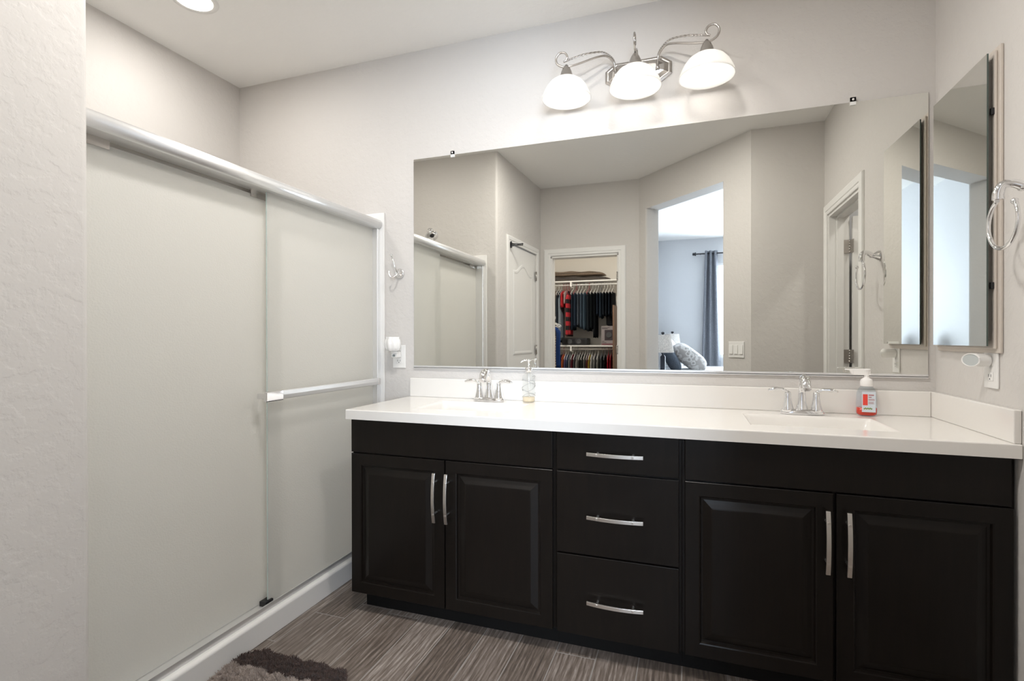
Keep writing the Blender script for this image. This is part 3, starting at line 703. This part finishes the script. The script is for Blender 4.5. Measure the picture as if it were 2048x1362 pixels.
def pot(m, prof, lobes=8, amp=.05):
    rg = []
    for r, z in prof:
        rg.append([m.bm.verts.new((-2.402+r*(1+amp*math.cos(q*lobes))*math.cos(q), -.062+r*(1+amp*math.cos(q*lobes))*math.sin(q), z)) for q in [2*PI*k/64 for k in range(64)]])
    for a, b in zip(rg, rg[1:]):
        for k in range(64): m.face([a[k], a[(k+1) % 64], b[(k+1) % 64], b[k]], True)
    m.face(rg[0]); m.face(rg[-1])
CER = pbsdf('white_ceramic', (.86, .85, .84), .12, coat=.5)
m = MB(); pot(m, [(.020, 1.131), (.032, 1.136), (.040, 1.155), (.0425, 1.175), (.040, 1.192), (.035, 1.202), (.037, 1.208), (.034, 1.2085), (.031, 1.200)]); m.build('pot', CER, ww)
m = MB(); m.lathe([(.022, 0), (.022, .008), (0, .008)], (-2.402, -.045, 1.122), seg=24); m.box(-2.42, -2.384, -.05, -.009, 1.098, 1.128); lab(m.build('plug', WHITE, ww, bevel=.003), 'white plug body')
m = MB(); m.lathe([(.008, 0), (.007, .008), (0, .008)], (-2.402, -.05, 1.108), (0, -1, 0), seg=16); m.build('dial', CLEARP, ww)
# robe hook
rh = thing('robe_hook', 'chrome double robe hook on the back wall left of the mirror', 'hook', (-2.392, 0, 1.553))
m = MB(); m.lathe([(.024, .001), (.024, .004), (.020, .011), (.012, .018), (.007, .026), (.007, .032)], (-2.392, 0, 1.553), (0, -1, 0), seg=28)
m.tube([(-2.392+.0225*math.cos(k*PI/12), -.009, 1.553+.0225*math.sin(k*PI/12)) for k in range(25)], .0038, 8); m.build('base', CHROME, rh)
m = MB(); m.tube([(-2.392, -.03, 1.552), (-2.396, -.045, 1.575), (-2.404, -.052, 1.61), (-2.416, -.052, 1.643)], [.006, .0045, .004, .004], 10, spline=4); m.sphere((-2.4165, -.052, 1.647), .0065)
m.tube([(-2.392, -.03, 1.550), (-2.398, -.05, 1.532), (-2.408, -.066, 1.528), (-2.418, -.072, 1.540), (-2.420, -.070, 1.552)], [.006, .005, .0045, .004, .004], 10, spline=4); m.sphere((-2.420, -.070, 1.555), .006)
m.build('prongs', CHROME, rh)
# switch plate on the diagonal wall beside the doorway
sc_ = p0+dd*1.150; sw = thing('light_switch', 'white three-gang rocker switch plate beside the bedroom doorway', 'switch', (sc_.x, sc_.y, 1.112))
def on_diag(m, o_name, mat, bev):
    M = Matrix(((dd.x, -nn.x, 0, sc_.x), (dd.y, -nn.y, 0, sc_.y), (0, 0, 1, 1.112), (0, 0, 0, 1)))
    bmesh.ops.transform(m.bm, matrix=M, verts=m.bm.verts); m.build(o_name, mat, sw, bevel=bev)
on_diag(bx(-.072, .072, .0005, .007, -.061, .061), 'cover_plate', WHITE, .002)
for k in range(3):
    m = MB(); cx = (k-1)*.046; v = m.box(cx-.0165, cx+.0165, .007, .011, -.034, .034)
    for q in (v[2], v[3]): q.co.y += .003
    on_diag(m, 'rocker', WHITE, .0008)

# ------------------------------------------------------------ shag bath rug
def rug_material(name, c1, c2):
    m = pbsdf(name, c1, .95, sheen=.3); v = coords(m); n = noise(m, v, 60, 4, .7)
    L(m, ramp(m, n, [(.35, c1), (.65, c2)]), bsdf(m).inputs['Base Color']); return m
RB = rug_material('brown_pile', (.052, .030, .025), (.13, .08, .066)); RC = rug_material('beige_pile', (.36, .29, .25), (.60, .52, .47))
rt = thing('bath_rug', 'brown and beige striped shag bath rug beside the shower curb', 'rug', (-2.26, -1.3, 0))
bx(-2.478, -2.045, -1.70, -.925, .0005, .008).build('backing', RB, rt, bevel=.003)
RX0, RX1, RY0, RY1 = -2.488, -2.035, -1.72, -.905
stripes = [(-.905, -1.0, 0), (-1.0, -1.18, 1), (-1.18, -1.44, 0), (-1.44, -1.62, 1), (-1.62, -1.72, 0)]
random.seed(3)
for ya, yb, mi_ in stripes:
    m = MB(); cnt = int(abs(ya-yb)*(RX1-RX0)*420000*(1 if yb > -1.2 else .25))
    for _ in range(cnt):
        x = random.uniform(RX0, RX1); y = random.uniform(yb, ya)
        y += .003*math.sin(x*31)
        # rounded corners
        dx = min(x-RX0, RX1-x); dy = min(RY1-y, y-RY0); rc = .055
        if dx < rc and dy < rc and math.hypot(rc-dx, rc-dy) > rc: continue
        if dy < 0: continue
        hgt = .018+.008*math.sin(x*75+math.sin(y*55)*2.5)*math.sin(y*90+x*20)+random.uniform(-.004, .004)
        lx = random.uniform(-.006, .006); ly = random.uniform(-.006, .006); w = .0013; a = random.uniform(0, PI)
        wx, wy = w*math.cos(a), w*math.sin(a)
        v = [m.bm.verts.new((x-wx, y-wy, .006)), m.bm.verts.new((x+wx, y+wy, .006)), m.bm.verts.new((x+lx+wx*.7, y+ly+wy*.7, hgt)), m.bm.verts.new((x+lx-wx*.7, y+ly-wy*.7, hgt))]
        m.face(v)
    o = m.build('pile_stripe', RC if mi_ else RB, rt, normals=False); o['kind'] = 'stuff'; lab(o, 'beige shag stripe' if mi_ else 'dark brown shag stripe')

# ------------------------------------------------------------ closet contents
def closet_shelf(name, label, x0, x1, z, zr):
    t = thing(name, label, 'closet shelf', ((x0+x1)/2, -5.6, z))
    bx(x0, x1, -5.795, -5.42, z-.02, z).build('board', TRIM, t)
    m = MB(); m.tube([(x0, -5.50, zr), (x1, -5.50, zr)], .014, 12); m.build('rod', WHITE, t)
    xm = x0+.45
    m = MB(); m.box(xm-.012, xm+.012, -5.52, -5.42, zr-.03, z-.02); m.box(xm-.012, xm+.012, -5.52, -5.485, zr-.045, zr-.012); m.build('bracket', WHITE, t)
closet_shelf('closet_shelf', 'upper white closet shelf with a hanging rod', -3.098, -1.514, 2.100, 2.040)
closet_shelf('closet_shelf', 'lower white closet shelf with a hanging rod', -3.098, -1.99, 1.095, 1.035)
m = MB(); m.box(-1.985, -1.965, -5.795, -5.30, 0, 1.70); tag(m.build('closet_divider', pbsdf('brown_board', (.16, .09, .055), .5)), 'narrow upright brown board at the right of the closet shelves', 'panel')
side = thing('closet_side_rod', 'white rod on the left closet wall', 'rod', (-2.85, -4.3, 1.5))
m = MB(); m.tube([(-2.82, -5.1, 1.52), (-2.82, -3.3, 1.52)], .014, 12); m.build('rod', WHITE, side)
for y in (-5.05, -3.4): bx(-3.098, -2.80, y-.01, y+.01, 1.49, 1.53).build('bracket', WHITE, side)

HANG = {}
def hanger(cx, cy, zr, mat, label, along='y', tilt=0, group=None):
    """hanger hung over a rod at (cx,cy,zr); its shoulders run along y (or x)"""
    m = MB(); r = .0035
    def Q(s, z):
        sx = math.sin(tilt)*s; sy = math.cos(tilt)*s
        return (cx+sx, cy+sy, z) if along == 'y' else (cx+sy, cy+sx, z)
    hook = [Q(.017*math.cos(a), zr+.003+.017*math.sin(a)) for a in [math.radians(-25+k*25) for k in range(9)]]+[Q(0, zr-.045), Q(0, zr-.06)]
    hook = [Q(-.010, zr+.006)] + hook[1:] if False else hook
    m.tube(hook, r, 6)
    m.tube([Q(0, zr-.06), Q(.10, zr-.10), Q(.20, zr-.145), Q(.205, zr-.16), Q(.19, zr-.165), Q(0, zr-.165), Q(-.19, zr-.165), Q(-.205, zr-.16), Q(-.20, zr-.145), Q(-.10, zr-.10), Q(0, zr-.06)], r, 6)
    return tag(m.build('clothes_hanger', mat, loc=(cx, cy, zr)), label, 'hanger', group)
def cloth(name, cx, cy, zt, ln, wd, th, mat, along='y', kind='shirt', seed=0, tilt=0):
    m = MB(); rnd = random.Random(seed); n = 36; nz = 16; rg = []
    ph = rnd.uniform(0, 6); k1 = rnd.choice((3, 4, 5))
    for j in range(nz+1):
        f = j/nz; z = zt-ln*f
        if kind == 'shirt':
            w = wd*(.28+.72*min(1, (f*5))**.8) if f < .2 else wd*(1-.04*math.sin((f-.2)*4))
            t = th*(.35+.65*min(1, f*4))
            if f > .2: z += 0
        else:
            w = wd*(1 if j else .97); t = th*(.6+.5*f)
        ring = []
        for i in range(n):
            q = 2*PI*i/n; rip = 1+.16*math.sin(q*k1*2+ph+f*3)+.07*math.sin(q*11+f*9+ph)
            a = w/2*math.copysign(abs(math.cos(q))**.8, math.cos(q)); b = t/2*math.sin(q)*rip
            zz = z+(.012*math.sin(q*3+ph) if j == nz else 0)+.006*math.sin(q*5+f*12+ph)
            if kind == 'shirt' and f < .2: zz -= 0
            aa = a*math.cos(tilt)+b*math.sin(tilt)*0; bb_ = b+a*math.sin(tilt)
            ring.append(m.bm.verts.new((cx+bb_, cy+aa, zz) if along == 'y' else (cx+aa, cy+bb_, zz)))
        rg.append(ring)
    for a, b in zip(rg, rg[1:]):
        for i in range(n): m.face([a[i], a[(i+1) % n], b[(i+1) % n], b[i]], True)
    m.face(rg[0]); m.face(rg[-1])
    return m.build(name, mat, loc=(cx, cy, zt))
def plaid():
    m = pbsdf('red_black_plaid', (.6, .05, .05), .9); v = coords(m)
    s = N(m, 'ShaderNodeSeparateXYZ'); L(m, v, s.inputs[0])
    a = math_n(m, 'LESS_THAN', math_n(m, 'FRACT', math_n(m, 'MULTIPLY', math_n(m, 'ADD', s.outputs[1], s.outputs[0]), 9)), .5)
    b_ = math_n(m, 'LESS_THAN', math_n(m, 'FRACT', math_n(m, 'MULTIPLY', s.outputs[2], 7.3)), .5)
    t = math_n(m, 'MULTIPLY', math_n(m, 'ADD', math_n(m, 'MULTIPLY', a, .45), b_), .69)
    L(m, ramp(m, t, [(0, (.012, .01, .012)), (.32, (.16, .012, .018)), (.70, (.42, .02, .03)), (1, (.65, .045, .055))]), bsdf(m).inputs['Base Color']); return m
def mx_in(m):
    s_ = N(m, 'ShaderNodeSeparateXYZ'); L(m, coords(m), s_.inputs[0]); k = math_n(m, 'LESS_THAN', s_.outputs[2], -.20)
    x = N(m, 'ShaderNodeMix', data_type='RGBA'); L(m, k, x.inputs[0]); x.inputs[6].default_value = (.01, .01, .012, 1); L(m, x.outputs[2], bsdf(m).inputs['Base Color']); return x.inputs[7]
def zigzag():
    m = pbsdf('zigzag_knit', (.4, .3, .2), .9); v = coords(m); w = N(m, 'ShaderNodeTexWave', wave_type='BANDS', bands_direction='Z'); w.inputs['Scale'].default_value = 9; w.inputs['Distortion'].default_value = 5; w.inputs['Detail'].default_value = 1
    L(m, v, w.inputs['Vector']); L(m, ramp(m, w.outputs['Fac'], [(.2, (.01, .01, .012)), (.5, (.30, .15, .08)), (.75, (.5, .44, .36))]), mx_in(m)); return m
PLAID = plaid(); ZIG = zigzag()
HW = pbsdf('hanger_white', (.80, .79, .76), .4); HR = pbsdf('hanger_red', (.42, .06, .07), .4); HG = pbsdf('hanger_grey', (.20, .21, .23), .4)
cf = lambda px: -2.932+(px-1106)*.0078
FAB = {}
def fab(c):
    if c not in FAB: FAB[c] = fabric('cloth_%02d' % len(FAB), c)
    return FAB[c]
# (pixel column in the photo's mirror image, colour, length, kind, width, thickness, hanger, name, label)
UP = [
 (1109, (.42, .32, .26), .62, 'shirt', .40, .050, HW, 'shirt', 'tan shirt at the left end of the upper closet rod'),
 (1116, (.035, .045, .06), .80, 'shirt', .44, .055, HW, 'jacket', 'charcoal jacket hanging left of the pale blue shirt'),
 (1121, (.45, .55, .62), .76, 'shirt', .40, .045, HW, 'shirt', 'pale blue long shirt on the upper closet rod'),
 (1126, (.62, .04, .05), .25, 'shirt', .40, .055, HR, 'shirt', 'bright red short top left of the plaid shirt'),
 (1131, (.66, .56, .54), .20, 'shirt', .34, .035, HR, 'shirt', 'small pinkish white top beside the plaid shirt'),
 (1137, None, .70, 'shirt', .44, .085, HR, 'plaid_shirt', 'red and black checked flannel shirt on the upper closet rod'),
 (1146, (.035, .055, .085), .56, 'pants', .36, .055, HW, 'jeans', 'dark navy jeans just right of the plaid shirt'),
 (1152, (.06, .09, .14), .52, 'pants', .36, .050, HR, 'jeans', 'blue jeans folded behind the navy pair'),
 (1158, (.17, .20, .25), .50, 'pants', .36, .045, HW, 'trousers', 'slate grey trousers left of the faded jeans'),
 (1164, (.13, .19, .26), .54, 'pants', .36, .055, HW, 'jeans', 'faded light blue jeans near the middle of the rod'),
 (1171, (.11, .17, .23), .56, 'pants', .38, .060, HW, 'jeans', 'stonewashed blue jeans left of the dark grey pair'),
 (1178, (.035, .045, .055), .58, 'pants', .36, .055, HR, 'trousers', 'dark grey trousers on the upper rod'),
 (1185, (.015, .02, .025), .55, 'pants', .36, .050, HW, 'trousers', 'black trousers left of the longest black pair'),
 (1191, (.010, .012, .016), .68, 'pants', .36, .055, HW, 'trousers', 'longest black trousers on the upper rod'),
 (1196, (.03, .045, .075), .34, 'pants', .38, .050, HW, 'shorts', 'navy shorts right of the long black trousers'),
 (1202, (.05, .075, .11), .38, 'pants', .38, .055, HG, 'shorts', 'denim blue shorts at the right half of the rod'),
 (1208, (.03, .04, .055), .35, 'pants', .38, .050, HW, 'shorts', 'dark slate shorts right of the denim ones'),
 (1214, (.015, .02, .03), .36, 'pants', .38, .050, HW, 'shorts', 'black shorts above the wire shelf'),
 (1220, (.02, .03, .05), .35, 'pants', .38, .050, HW, 'shorts', 'midnight blue shorts near the right end of the rod'),
 (1226, (.012, .014, .018), .36, 'pants', .38, .050, HW, 'shorts', 'black shorts at the right end of the upper rod'),
]
for i, (px, c, ln, kind, wd, th, hm, nm, lb) in enumerate(UP):
    x = cf(px); tl = random.uniform(-.03, .03)
    hanger(x, -5.50, 2.0435, hm, 'hanger holding the ' + lb.split(' on ')[0].split(' at ')[0].split(' near ')[0], tilt=tl)
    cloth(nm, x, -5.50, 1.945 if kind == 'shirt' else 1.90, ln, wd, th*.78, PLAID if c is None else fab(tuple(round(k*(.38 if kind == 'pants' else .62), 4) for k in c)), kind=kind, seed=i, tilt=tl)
LO = [
 (1121, (.03, .03, .035), HG, 'black shirt at the left end of the lower rod'),
 (1126, (.55, .13, .04), HR, 'orange shirt on the lower closet rod'),
 (1131, (.16, .14, .28), HW, 'purple shirt right of the orange one'),
 (1136, (.05, .07, .12), HW, 'navy shirt on the lower closet rod'),
 (1140, (.30, .30, .32), HG, 'grey shirt left of the maroon one'),
 (1145, (.16, .02, .035), HW, 'maroon shirt on the lower closet rod'),
 (1150, (.10, .10, .11), HW, 'charcoal shirt right of the maroon one'),
 (1155, (.48, .45, .42), HG, 'pale grey shirt on the lower closet rod'),
 (1160, (.035, .03, .028), HW, 'wide dark brown shirt on the lower closet rod'),
 (1165, (.06, .06, .05), HW, 'dark olive shirt on the lower closet rod'),
 (1170, (.24, .22, .20), HW, 'taupe shirt left of the yellow one'),
 (1175, (.13, .03, .03), HW, 'dark red shirt just left of the yellow one'),
 (1179, (.55, .38, .06), HW, 'yellow shirt on the lower closet rod'),
 (1184, (.60, .58, .56), HW, 'white shirt right of the yellow one'),
 (1190, (.25, .25, .25), HW, 'silvery patterned shirt on the lower closet rod'),
 (1196, (.34, .33, .31), HW, 'light grey shirt right of the silvery one'),
 (1203, (.10, .11, .12), HG, 'dark grey shirt near the right of the lower rod'),
 (1209, (.015, .018, .02), HG, 'black shirt left of the red ones on the lower rod'),
 (1216, (.50, .02, .04), HR, 'bright red shirt on the lower closet rod'),
 (1221, (.30, .012, .03), HR, 'deep red shirt at the right end of the lower rod'),
]
for i, (px, c, hm, lb) in enumerate(LO):
    x = cf(px); tl = random.uniform(.02, .05)
    hanger(x, -5.50, 1.0385, hm, 'hanger holding the ' + lb.split(' on ')[0].split(' at ')[0].split(' near ')[0], tilt=tl)
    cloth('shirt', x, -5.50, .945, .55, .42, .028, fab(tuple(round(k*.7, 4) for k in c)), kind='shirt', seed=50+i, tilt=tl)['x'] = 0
for o in list(COL.objects):
    if 'x' in o.keys(): del o['x']
# name and label the garments just made
_g = [o for o in COL.objects if o.type == 'MESH' and o.parent is None and 'label' not in o.keys() and 'kind' not in o.keys()]
_meta = [(u[8], u[7]) for u in UP]+[(l_[3], 'shirt') for l_ in LO]
for o, (lb, nm) in zip(_g, _meta): tag(o, lb, nm.replace('_', ' '), 'clothes on the closet rods')
# garments on the side rod near the closet door
for i, (y, cx, c, ln, th, nm, lb) in enumerate([(-4.62, -2.84, fab((.012, .02, .05)), .62, .07, 'jacket', 'navy jacket hanging on the left closet rod'),
        (-4.42, -2.765, fab((.012, .035, .13)), .62, .06, 'shirt', 'royal blue shirt on the left closet rod'),
        (-4.22, -2.77, fab((.008, .008, .010)), .66, .07, 'coat', 'black coat on the left closet rod'),
        (-4.05, -2.725, ZIG, .68, .06, 'sweater', 'black sweater with a zigzag patterned lower part on the left closet rod')]):
    hanger(cx, y, 1.5235, HW, 'white hanger holding the ' + lb.split(' hanging')[0].split(' on the')[0].split(' with a')[0], along='x')
    tag(cloth(nm, cx, y, 1.425, ln, .41-.012*i, th, c, along='x', kind='shirt', seed=80+i), lb, nm, 'clothes on the closet rods')
# soft cases, speaker, box, wire shelf
SOFT = fabric('olive_brown_nylon', (.20, .15, .11), .7); SOFT2 = fabric('dark_olive_nylon', (.10, .085, .075), .7)
def softcase(x0, x1, z0, z1, mat, label):
    t = thing('soft_case', label, 'case', ((x0+x1)/2, -5.6, z0)); m = MB(); rg = []; n = 28; nx = 30
    for j in range(nx+1):
        f = j/nx; x = x0+(x1-x0)*f; e = min(1, (f*16)**.5, ((1-f)*12)**.5) if 0 < f < 1 else .05
        hh = (z1-z0)/2*(.72+.28*math.sin(1+f*2.4))*e; wv = .006*math.sin(f*19)
        rg.append([m.bm.verts.new((x, -5.60+.13*e*math.copysign(abs(math.cos(q))**.7, math.cos(q)), z0+.001+hh+hh*math.copysign(abs(math.sin(q))**.75, math.sin(q))+(wv*(math.sin(q) > .2)))) for q in [2*PI*k/n for k in range(n)]])
    for a, b in zip(rg, rg[1:]):
        for k in range(n): m.face([a[k], a[(k+1) % n], b[(k+1) % n], b[k]], True)
    m.face(rg[0]); m.face(rg[-1]); m.build('shell', mat, t)
    m = MB(); zm = z0+(z1-z0)*.5; m.tube([(x0+.05, -5.468, zm), ((x0+x1)/2, -5.466, zm+.006), (x1-.08, -5.469, zm)], .0035, 6, spline=4); m.build('piping', BLACK, t)
softcase(-3.05, -2.03, 2.101, 2.180, SOFT2, 'long dark padded case lying directly on the upper closet shelf')
softcase(-3.05, -2.12, 2.178, 2.262, SOFT, 'long olive-brown padded case on top of the darker one')
bc = thing('black_case', 'long black case on the lower closet shelf', 'case', (-2.6, -5.55, 1.096))
m = MB(); m.box(-2.80, -2.39, -5.70, -5.44, 1.0965, 1.205); m.build('body', BLACK, bc, bevel=.02, bseg=4)
for q in (-2.53, -2.67):
    m = MB(); m.lathe([(.04, 0), (.04, .006), (.03, .004), (0, .003)], (q, -5.441, 1.15), (0, 1, 0)); m.build('round_panel', pbsdf('grey_mesh', (.06, .06, .065), .5) if q == -2.53 else MATS['grey_mesh'], bc)
pb = thing('product_box', 'white and dark printed cardboard box on the lower closet shelf', 'box', (-2.08, -5.5, 1.096))
bx(-2.175, -1.995, -5.66, -5.43, 1.0965, 1.39).build('carton', pbsdf('carton_white', (.26, .23, .23), .6), pb)
bx(-2.125, -1.998, -5.4298, -5.4285, 1.17, 1.33).build('print', pbsdf('carton_dark', (.035, .025, .03), .5), pb)
m = MB(); m.lathe([(.045, 0), (.045, .003), (.035, .002), (0, .002)], (-2.06, -5.4285, 1.25), (0, 1, 0)); m.build('print', MATS['grey_mesh'], pb)
m = MB(); [m.box(-2.168, -2.168+w_, -5.4298, -5.4285, z_, z_+.008) for z_, w_ in ((1.36, .12), (1.345, .09), (1.15, .04), (1.13, .07))]; m.build('print', MATS['carton_dark'], pb)
bx(-2.175, -1.995, -5.4298, -5.4285, 1.10, 1.122).build('print', pbsdf('carton_maroon', (.16, .05, .06), .5), pb)
ws = MB()
for k in range(8): ws.tube([(-2.20, -5.42-.04*k, 1.60), (-1.99, -5.42-.04*k, 1.60)], .003, 6)
ws.tube([(-2.20, -5.42, 1.585), (-1.99, -5.42, 1.585)], .005, 6); ws.box(-2.203, -2.197, -5.795, -5.42, 1.585, 1.60)
tag(ws.build('wire_shelf', ALU), 'short wire shelf below the dark shorts at the right of the closet', 'shelf')
bg_ = MB(); bg_.box(-2.105, -1.995, -5.70, -5.44, 1.392, 1.57); tag(bg_.build('black_bag', fabric('black_nylon', (.012, .012, .014)), bevel=.03, bseg=3), 'black bag between the wire shelf and the printed box', 'bag')

# ------------------------------------------------------------ bedroom: curtain, lamps, bed
cr_ = thing('curtain_rod', 'dark curtain rod on the far bedroom wall', 'curtain rod', (.3, -5.92, 2.49))
m = MB(); m.tube([(-.80, -5.92, 2.49), (1.75, -5.92, 2.49)], .0095, 12); m.build('rod', DARKM, cr_)
m = MB(); m.lathe([(.010, 0), (.028, -.006), (.03, -.012), (.018, -.03), (.024, -.045), (.014, -.055), (0, -.058)], (-.80, -5.92, 2.49), (1, 0, 0), seg=20); m.build('finial', DARKM, cr_)
m = MB(); m.tube([(-.74, -5.998, 2.49), (-.74, -5.92, 2.49)], .006, 8); m.build('bracket', DARKM, cr_)
CUR = fabric('grey_curtain', (.20, .21, .235), .8)
m = MB(); nx, nz = 90, 14; grid = []
for j in range(nz+1):
    f = j/nz; z = 2.53-(2.53-.03)*f; row = []; sp = 1+.25*f
    for i in range(nx+1):
        s = i/nx; x = -.585+(s-.5)*.175*(1+.75*f)-.005*f; yy = -5.92+.034*math.sin(s*2*PI*2.6+.4)*(1+.25*f)+.008*math.sin(s*19+f*2)
        row.append(m.bm.verts.new((x, yy, z)))
    grid.append(row)
for j in range(nz):
    for i in range(nx): m.face([grid[j][i], grid[j][i+1], grid[j+1][i+1], grid[j+1][i]], True)
o = m.build('curtain', CUR); so = o.modifiers.new('thick', 'SOLIDIFY'); so.thickness = .003
tag(o, 'grey grommet curtain hanging left of the bedroom window', 'curtain')
SHADE = fabric('lamp_linen', (.66, .62, .58))
def lamp(cx, cy, zb, zt, rb, rtp, label, ztab):
    t = thing('table_lamp', label, 'lamp', (cx, cy, ztab)); m = MB(); n = 96; rg = []
    for r, z in ((rb, zb), (rtp, zt), (rtp-.004, zt), (rb-.004, zb)):
        rg.append([m.bm.verts.new((cx+(r+.0022*(k % 2))*math.cos(2*PI*k/n), cy+(r+.0022*(k % 2))*math.sin(2*PI*k/n), z)) for k in range(n)])
    for a, b in zip(rg, rg[1:]+rg[:1]):
        for k in range(n): m.face([a[k], a[(k+1) % n], b[(k+1) % n], b[k]])
    m.build('lamp_shade', SHADE, t)
    m = MB(); m.lathe([(.07, 0), (.07, .015), (.03, .025), (.03, zb-ztab-.05), (.012, zb-ztab-.03), (.006, zb-ztab), (.006, zt-ztab+.005)], (cx, cy, ztab), seg=24); m.build('base', pbsdf('navy_base', (.02, .025, .04), .35) if 'navy_base' not in MATS else MATS['navy_base'], t)
    m = MB(); m.lathe([(.006, 0), (.02, .012), (.024, .022), (.012, .032), (0, .034)], (cx, cy, zt+.003), seg=16); m.build('finial', DARKM, t)
    m = MB(); m.box(cx-rtp, cx+rtp, cy-.002, cy+.002, zt-.001, zt+.003); m.box(cx-.002, cx+.002, cy-rtp, cy+rtp, zt-.001, zt+.003); m.build('spider', DARKM, t)
lamp(-1.20, -3.90, 1.032, 1.240, .125, .085, 'pleated table lamp nearest the doorway', .62)
lamp(-1.145, -5.70, 1.075, 1.268, .12, .095, 'table lamp on the far side of the bed', .62)
NS = pbsdf('dark_nightstand', (.03, .025, .022), .4)
for cy, lb in ((-3.90, 'dark nightstand on the doorway side of the bed'), (-5.70, 'dark nightstand on the far side of the bed')):
    t = thing('nightstand', lb, 'nightstand', (-1.15, cy, 0)); bx(-1.37, -.95, cy-.22, cy+.22, .05, .619).build('body', NS, t, bevel=.004)
    for z in (.15, .38): bx(-.95, -.938, cy-.2, cy+.2, z, z+.2).build('drawer', NS, t, bevel=.002)
    for a in (-1.35, -.98):
        for b in (cy-.2, cy+.17): bx(a, a+.03, b, b+.03, .012, .05).build('leg', NS, t)
bed = thing('bed', 'white-covered bed seen through the bedroom doorway', 'bed', (-.35, -4.8, 0))
bx(-1.37, .70, -5.42, -4.18, .25, .80).build('mattress', fabric('white_linen', (.72, .73, .76)), bed, bevel=.06, bseg=4)
bx(-1.372, .72, -5.44, -4.16, .06, .25).build('bed_frame', NS, bed, bevel=.01)
bx(-1.378, -1.33, -5.46, -4.14, .25, 1.02).build('headboard', NS, bed, bevel=.01)
for a in (-1.3, .62):
    for b in (-5.40, -4.24): bx(a, a+.06, b, b+.06, .012, .06).build('leg', NS, bed)
def paisley():
    m = pbsdf('patterned_linen', (.6, .58, .56), .9); v = coords(m); n = N(m, 'ShaderNodeTexVoronoi'); n.inputs['Scale'].default_value = 16; L(m, v, n.inputs['Vector'])
    w = noise(m, v, 22, 4); s = math_n(m, 'ADD', math_n(m, 'MULTIPLY', n.outputs['Distance'], .6), math_n(m, 'MULTIPLY', w, .6))
    L(m, ramp(m, s, [(.42, (.33, .31, .30)), (.5, (.62, .61, .60)), (.6, (.66, .64, .63)), (.66, (.40, .38, .37))]), bsdf(m).inputs['Base Color']); return m
def pillow(c, sx, sy, sz, rot, mat, label):
    m = MB(); n = 16; top = []
    for s in (1, -1):
        g = []
        for i in range(n+1):
            r_ = []
            for j in range(n+1):
                u = i/n*2-1; v = j/n*2-1; hgt = (max(0, 1-u**4)*max(0, 1-v**4))**.55
                pin = 1-.07*(1-abs(u))*0-.06*(u*u*v*v)
                r_.append((u*sx*(1-.06*(1-v*v)*0)*pin, v*sy*pin, s*hgt*sz))
            g.append(r_)
        V_ = [[m.bm.verts.new(p) for p in r_] for r_ in g]
        for i in range(n):
            for j in range(n): m.face([V_[i][j], V_[i+1][j], V_[i+1][j+1], V_[i][j+1]], True)
    bmesh.ops.remove_doubles(m.bm, verts=m.bm.verts, dist=.0005)
    o = m.build('pillow', mat); o.location = c; o.rotation_euler = tuple(math.radians(a) for a in rot)
    return tag(o, label, 'pillow', 'pillows on the bed')
pillow((-1.13, -4.33, .965), .22, .14, .07, (0, 62, 6), fabric('blue_grey_linen', (.075, .09, .115)), 'dark blue-grey pillow leaning by the near lamp')
pillow((-.905, -4.66, .950), .25, .26, .115, (0, 38, 0), paisley(), 'grey patterned pillow at the front of the bed')
pillow((-1.12, -5.12, 1.000), .24, .24, .085, (0, 62, 0), MATS['white_linen'], 'white pillow behind the patterned one')
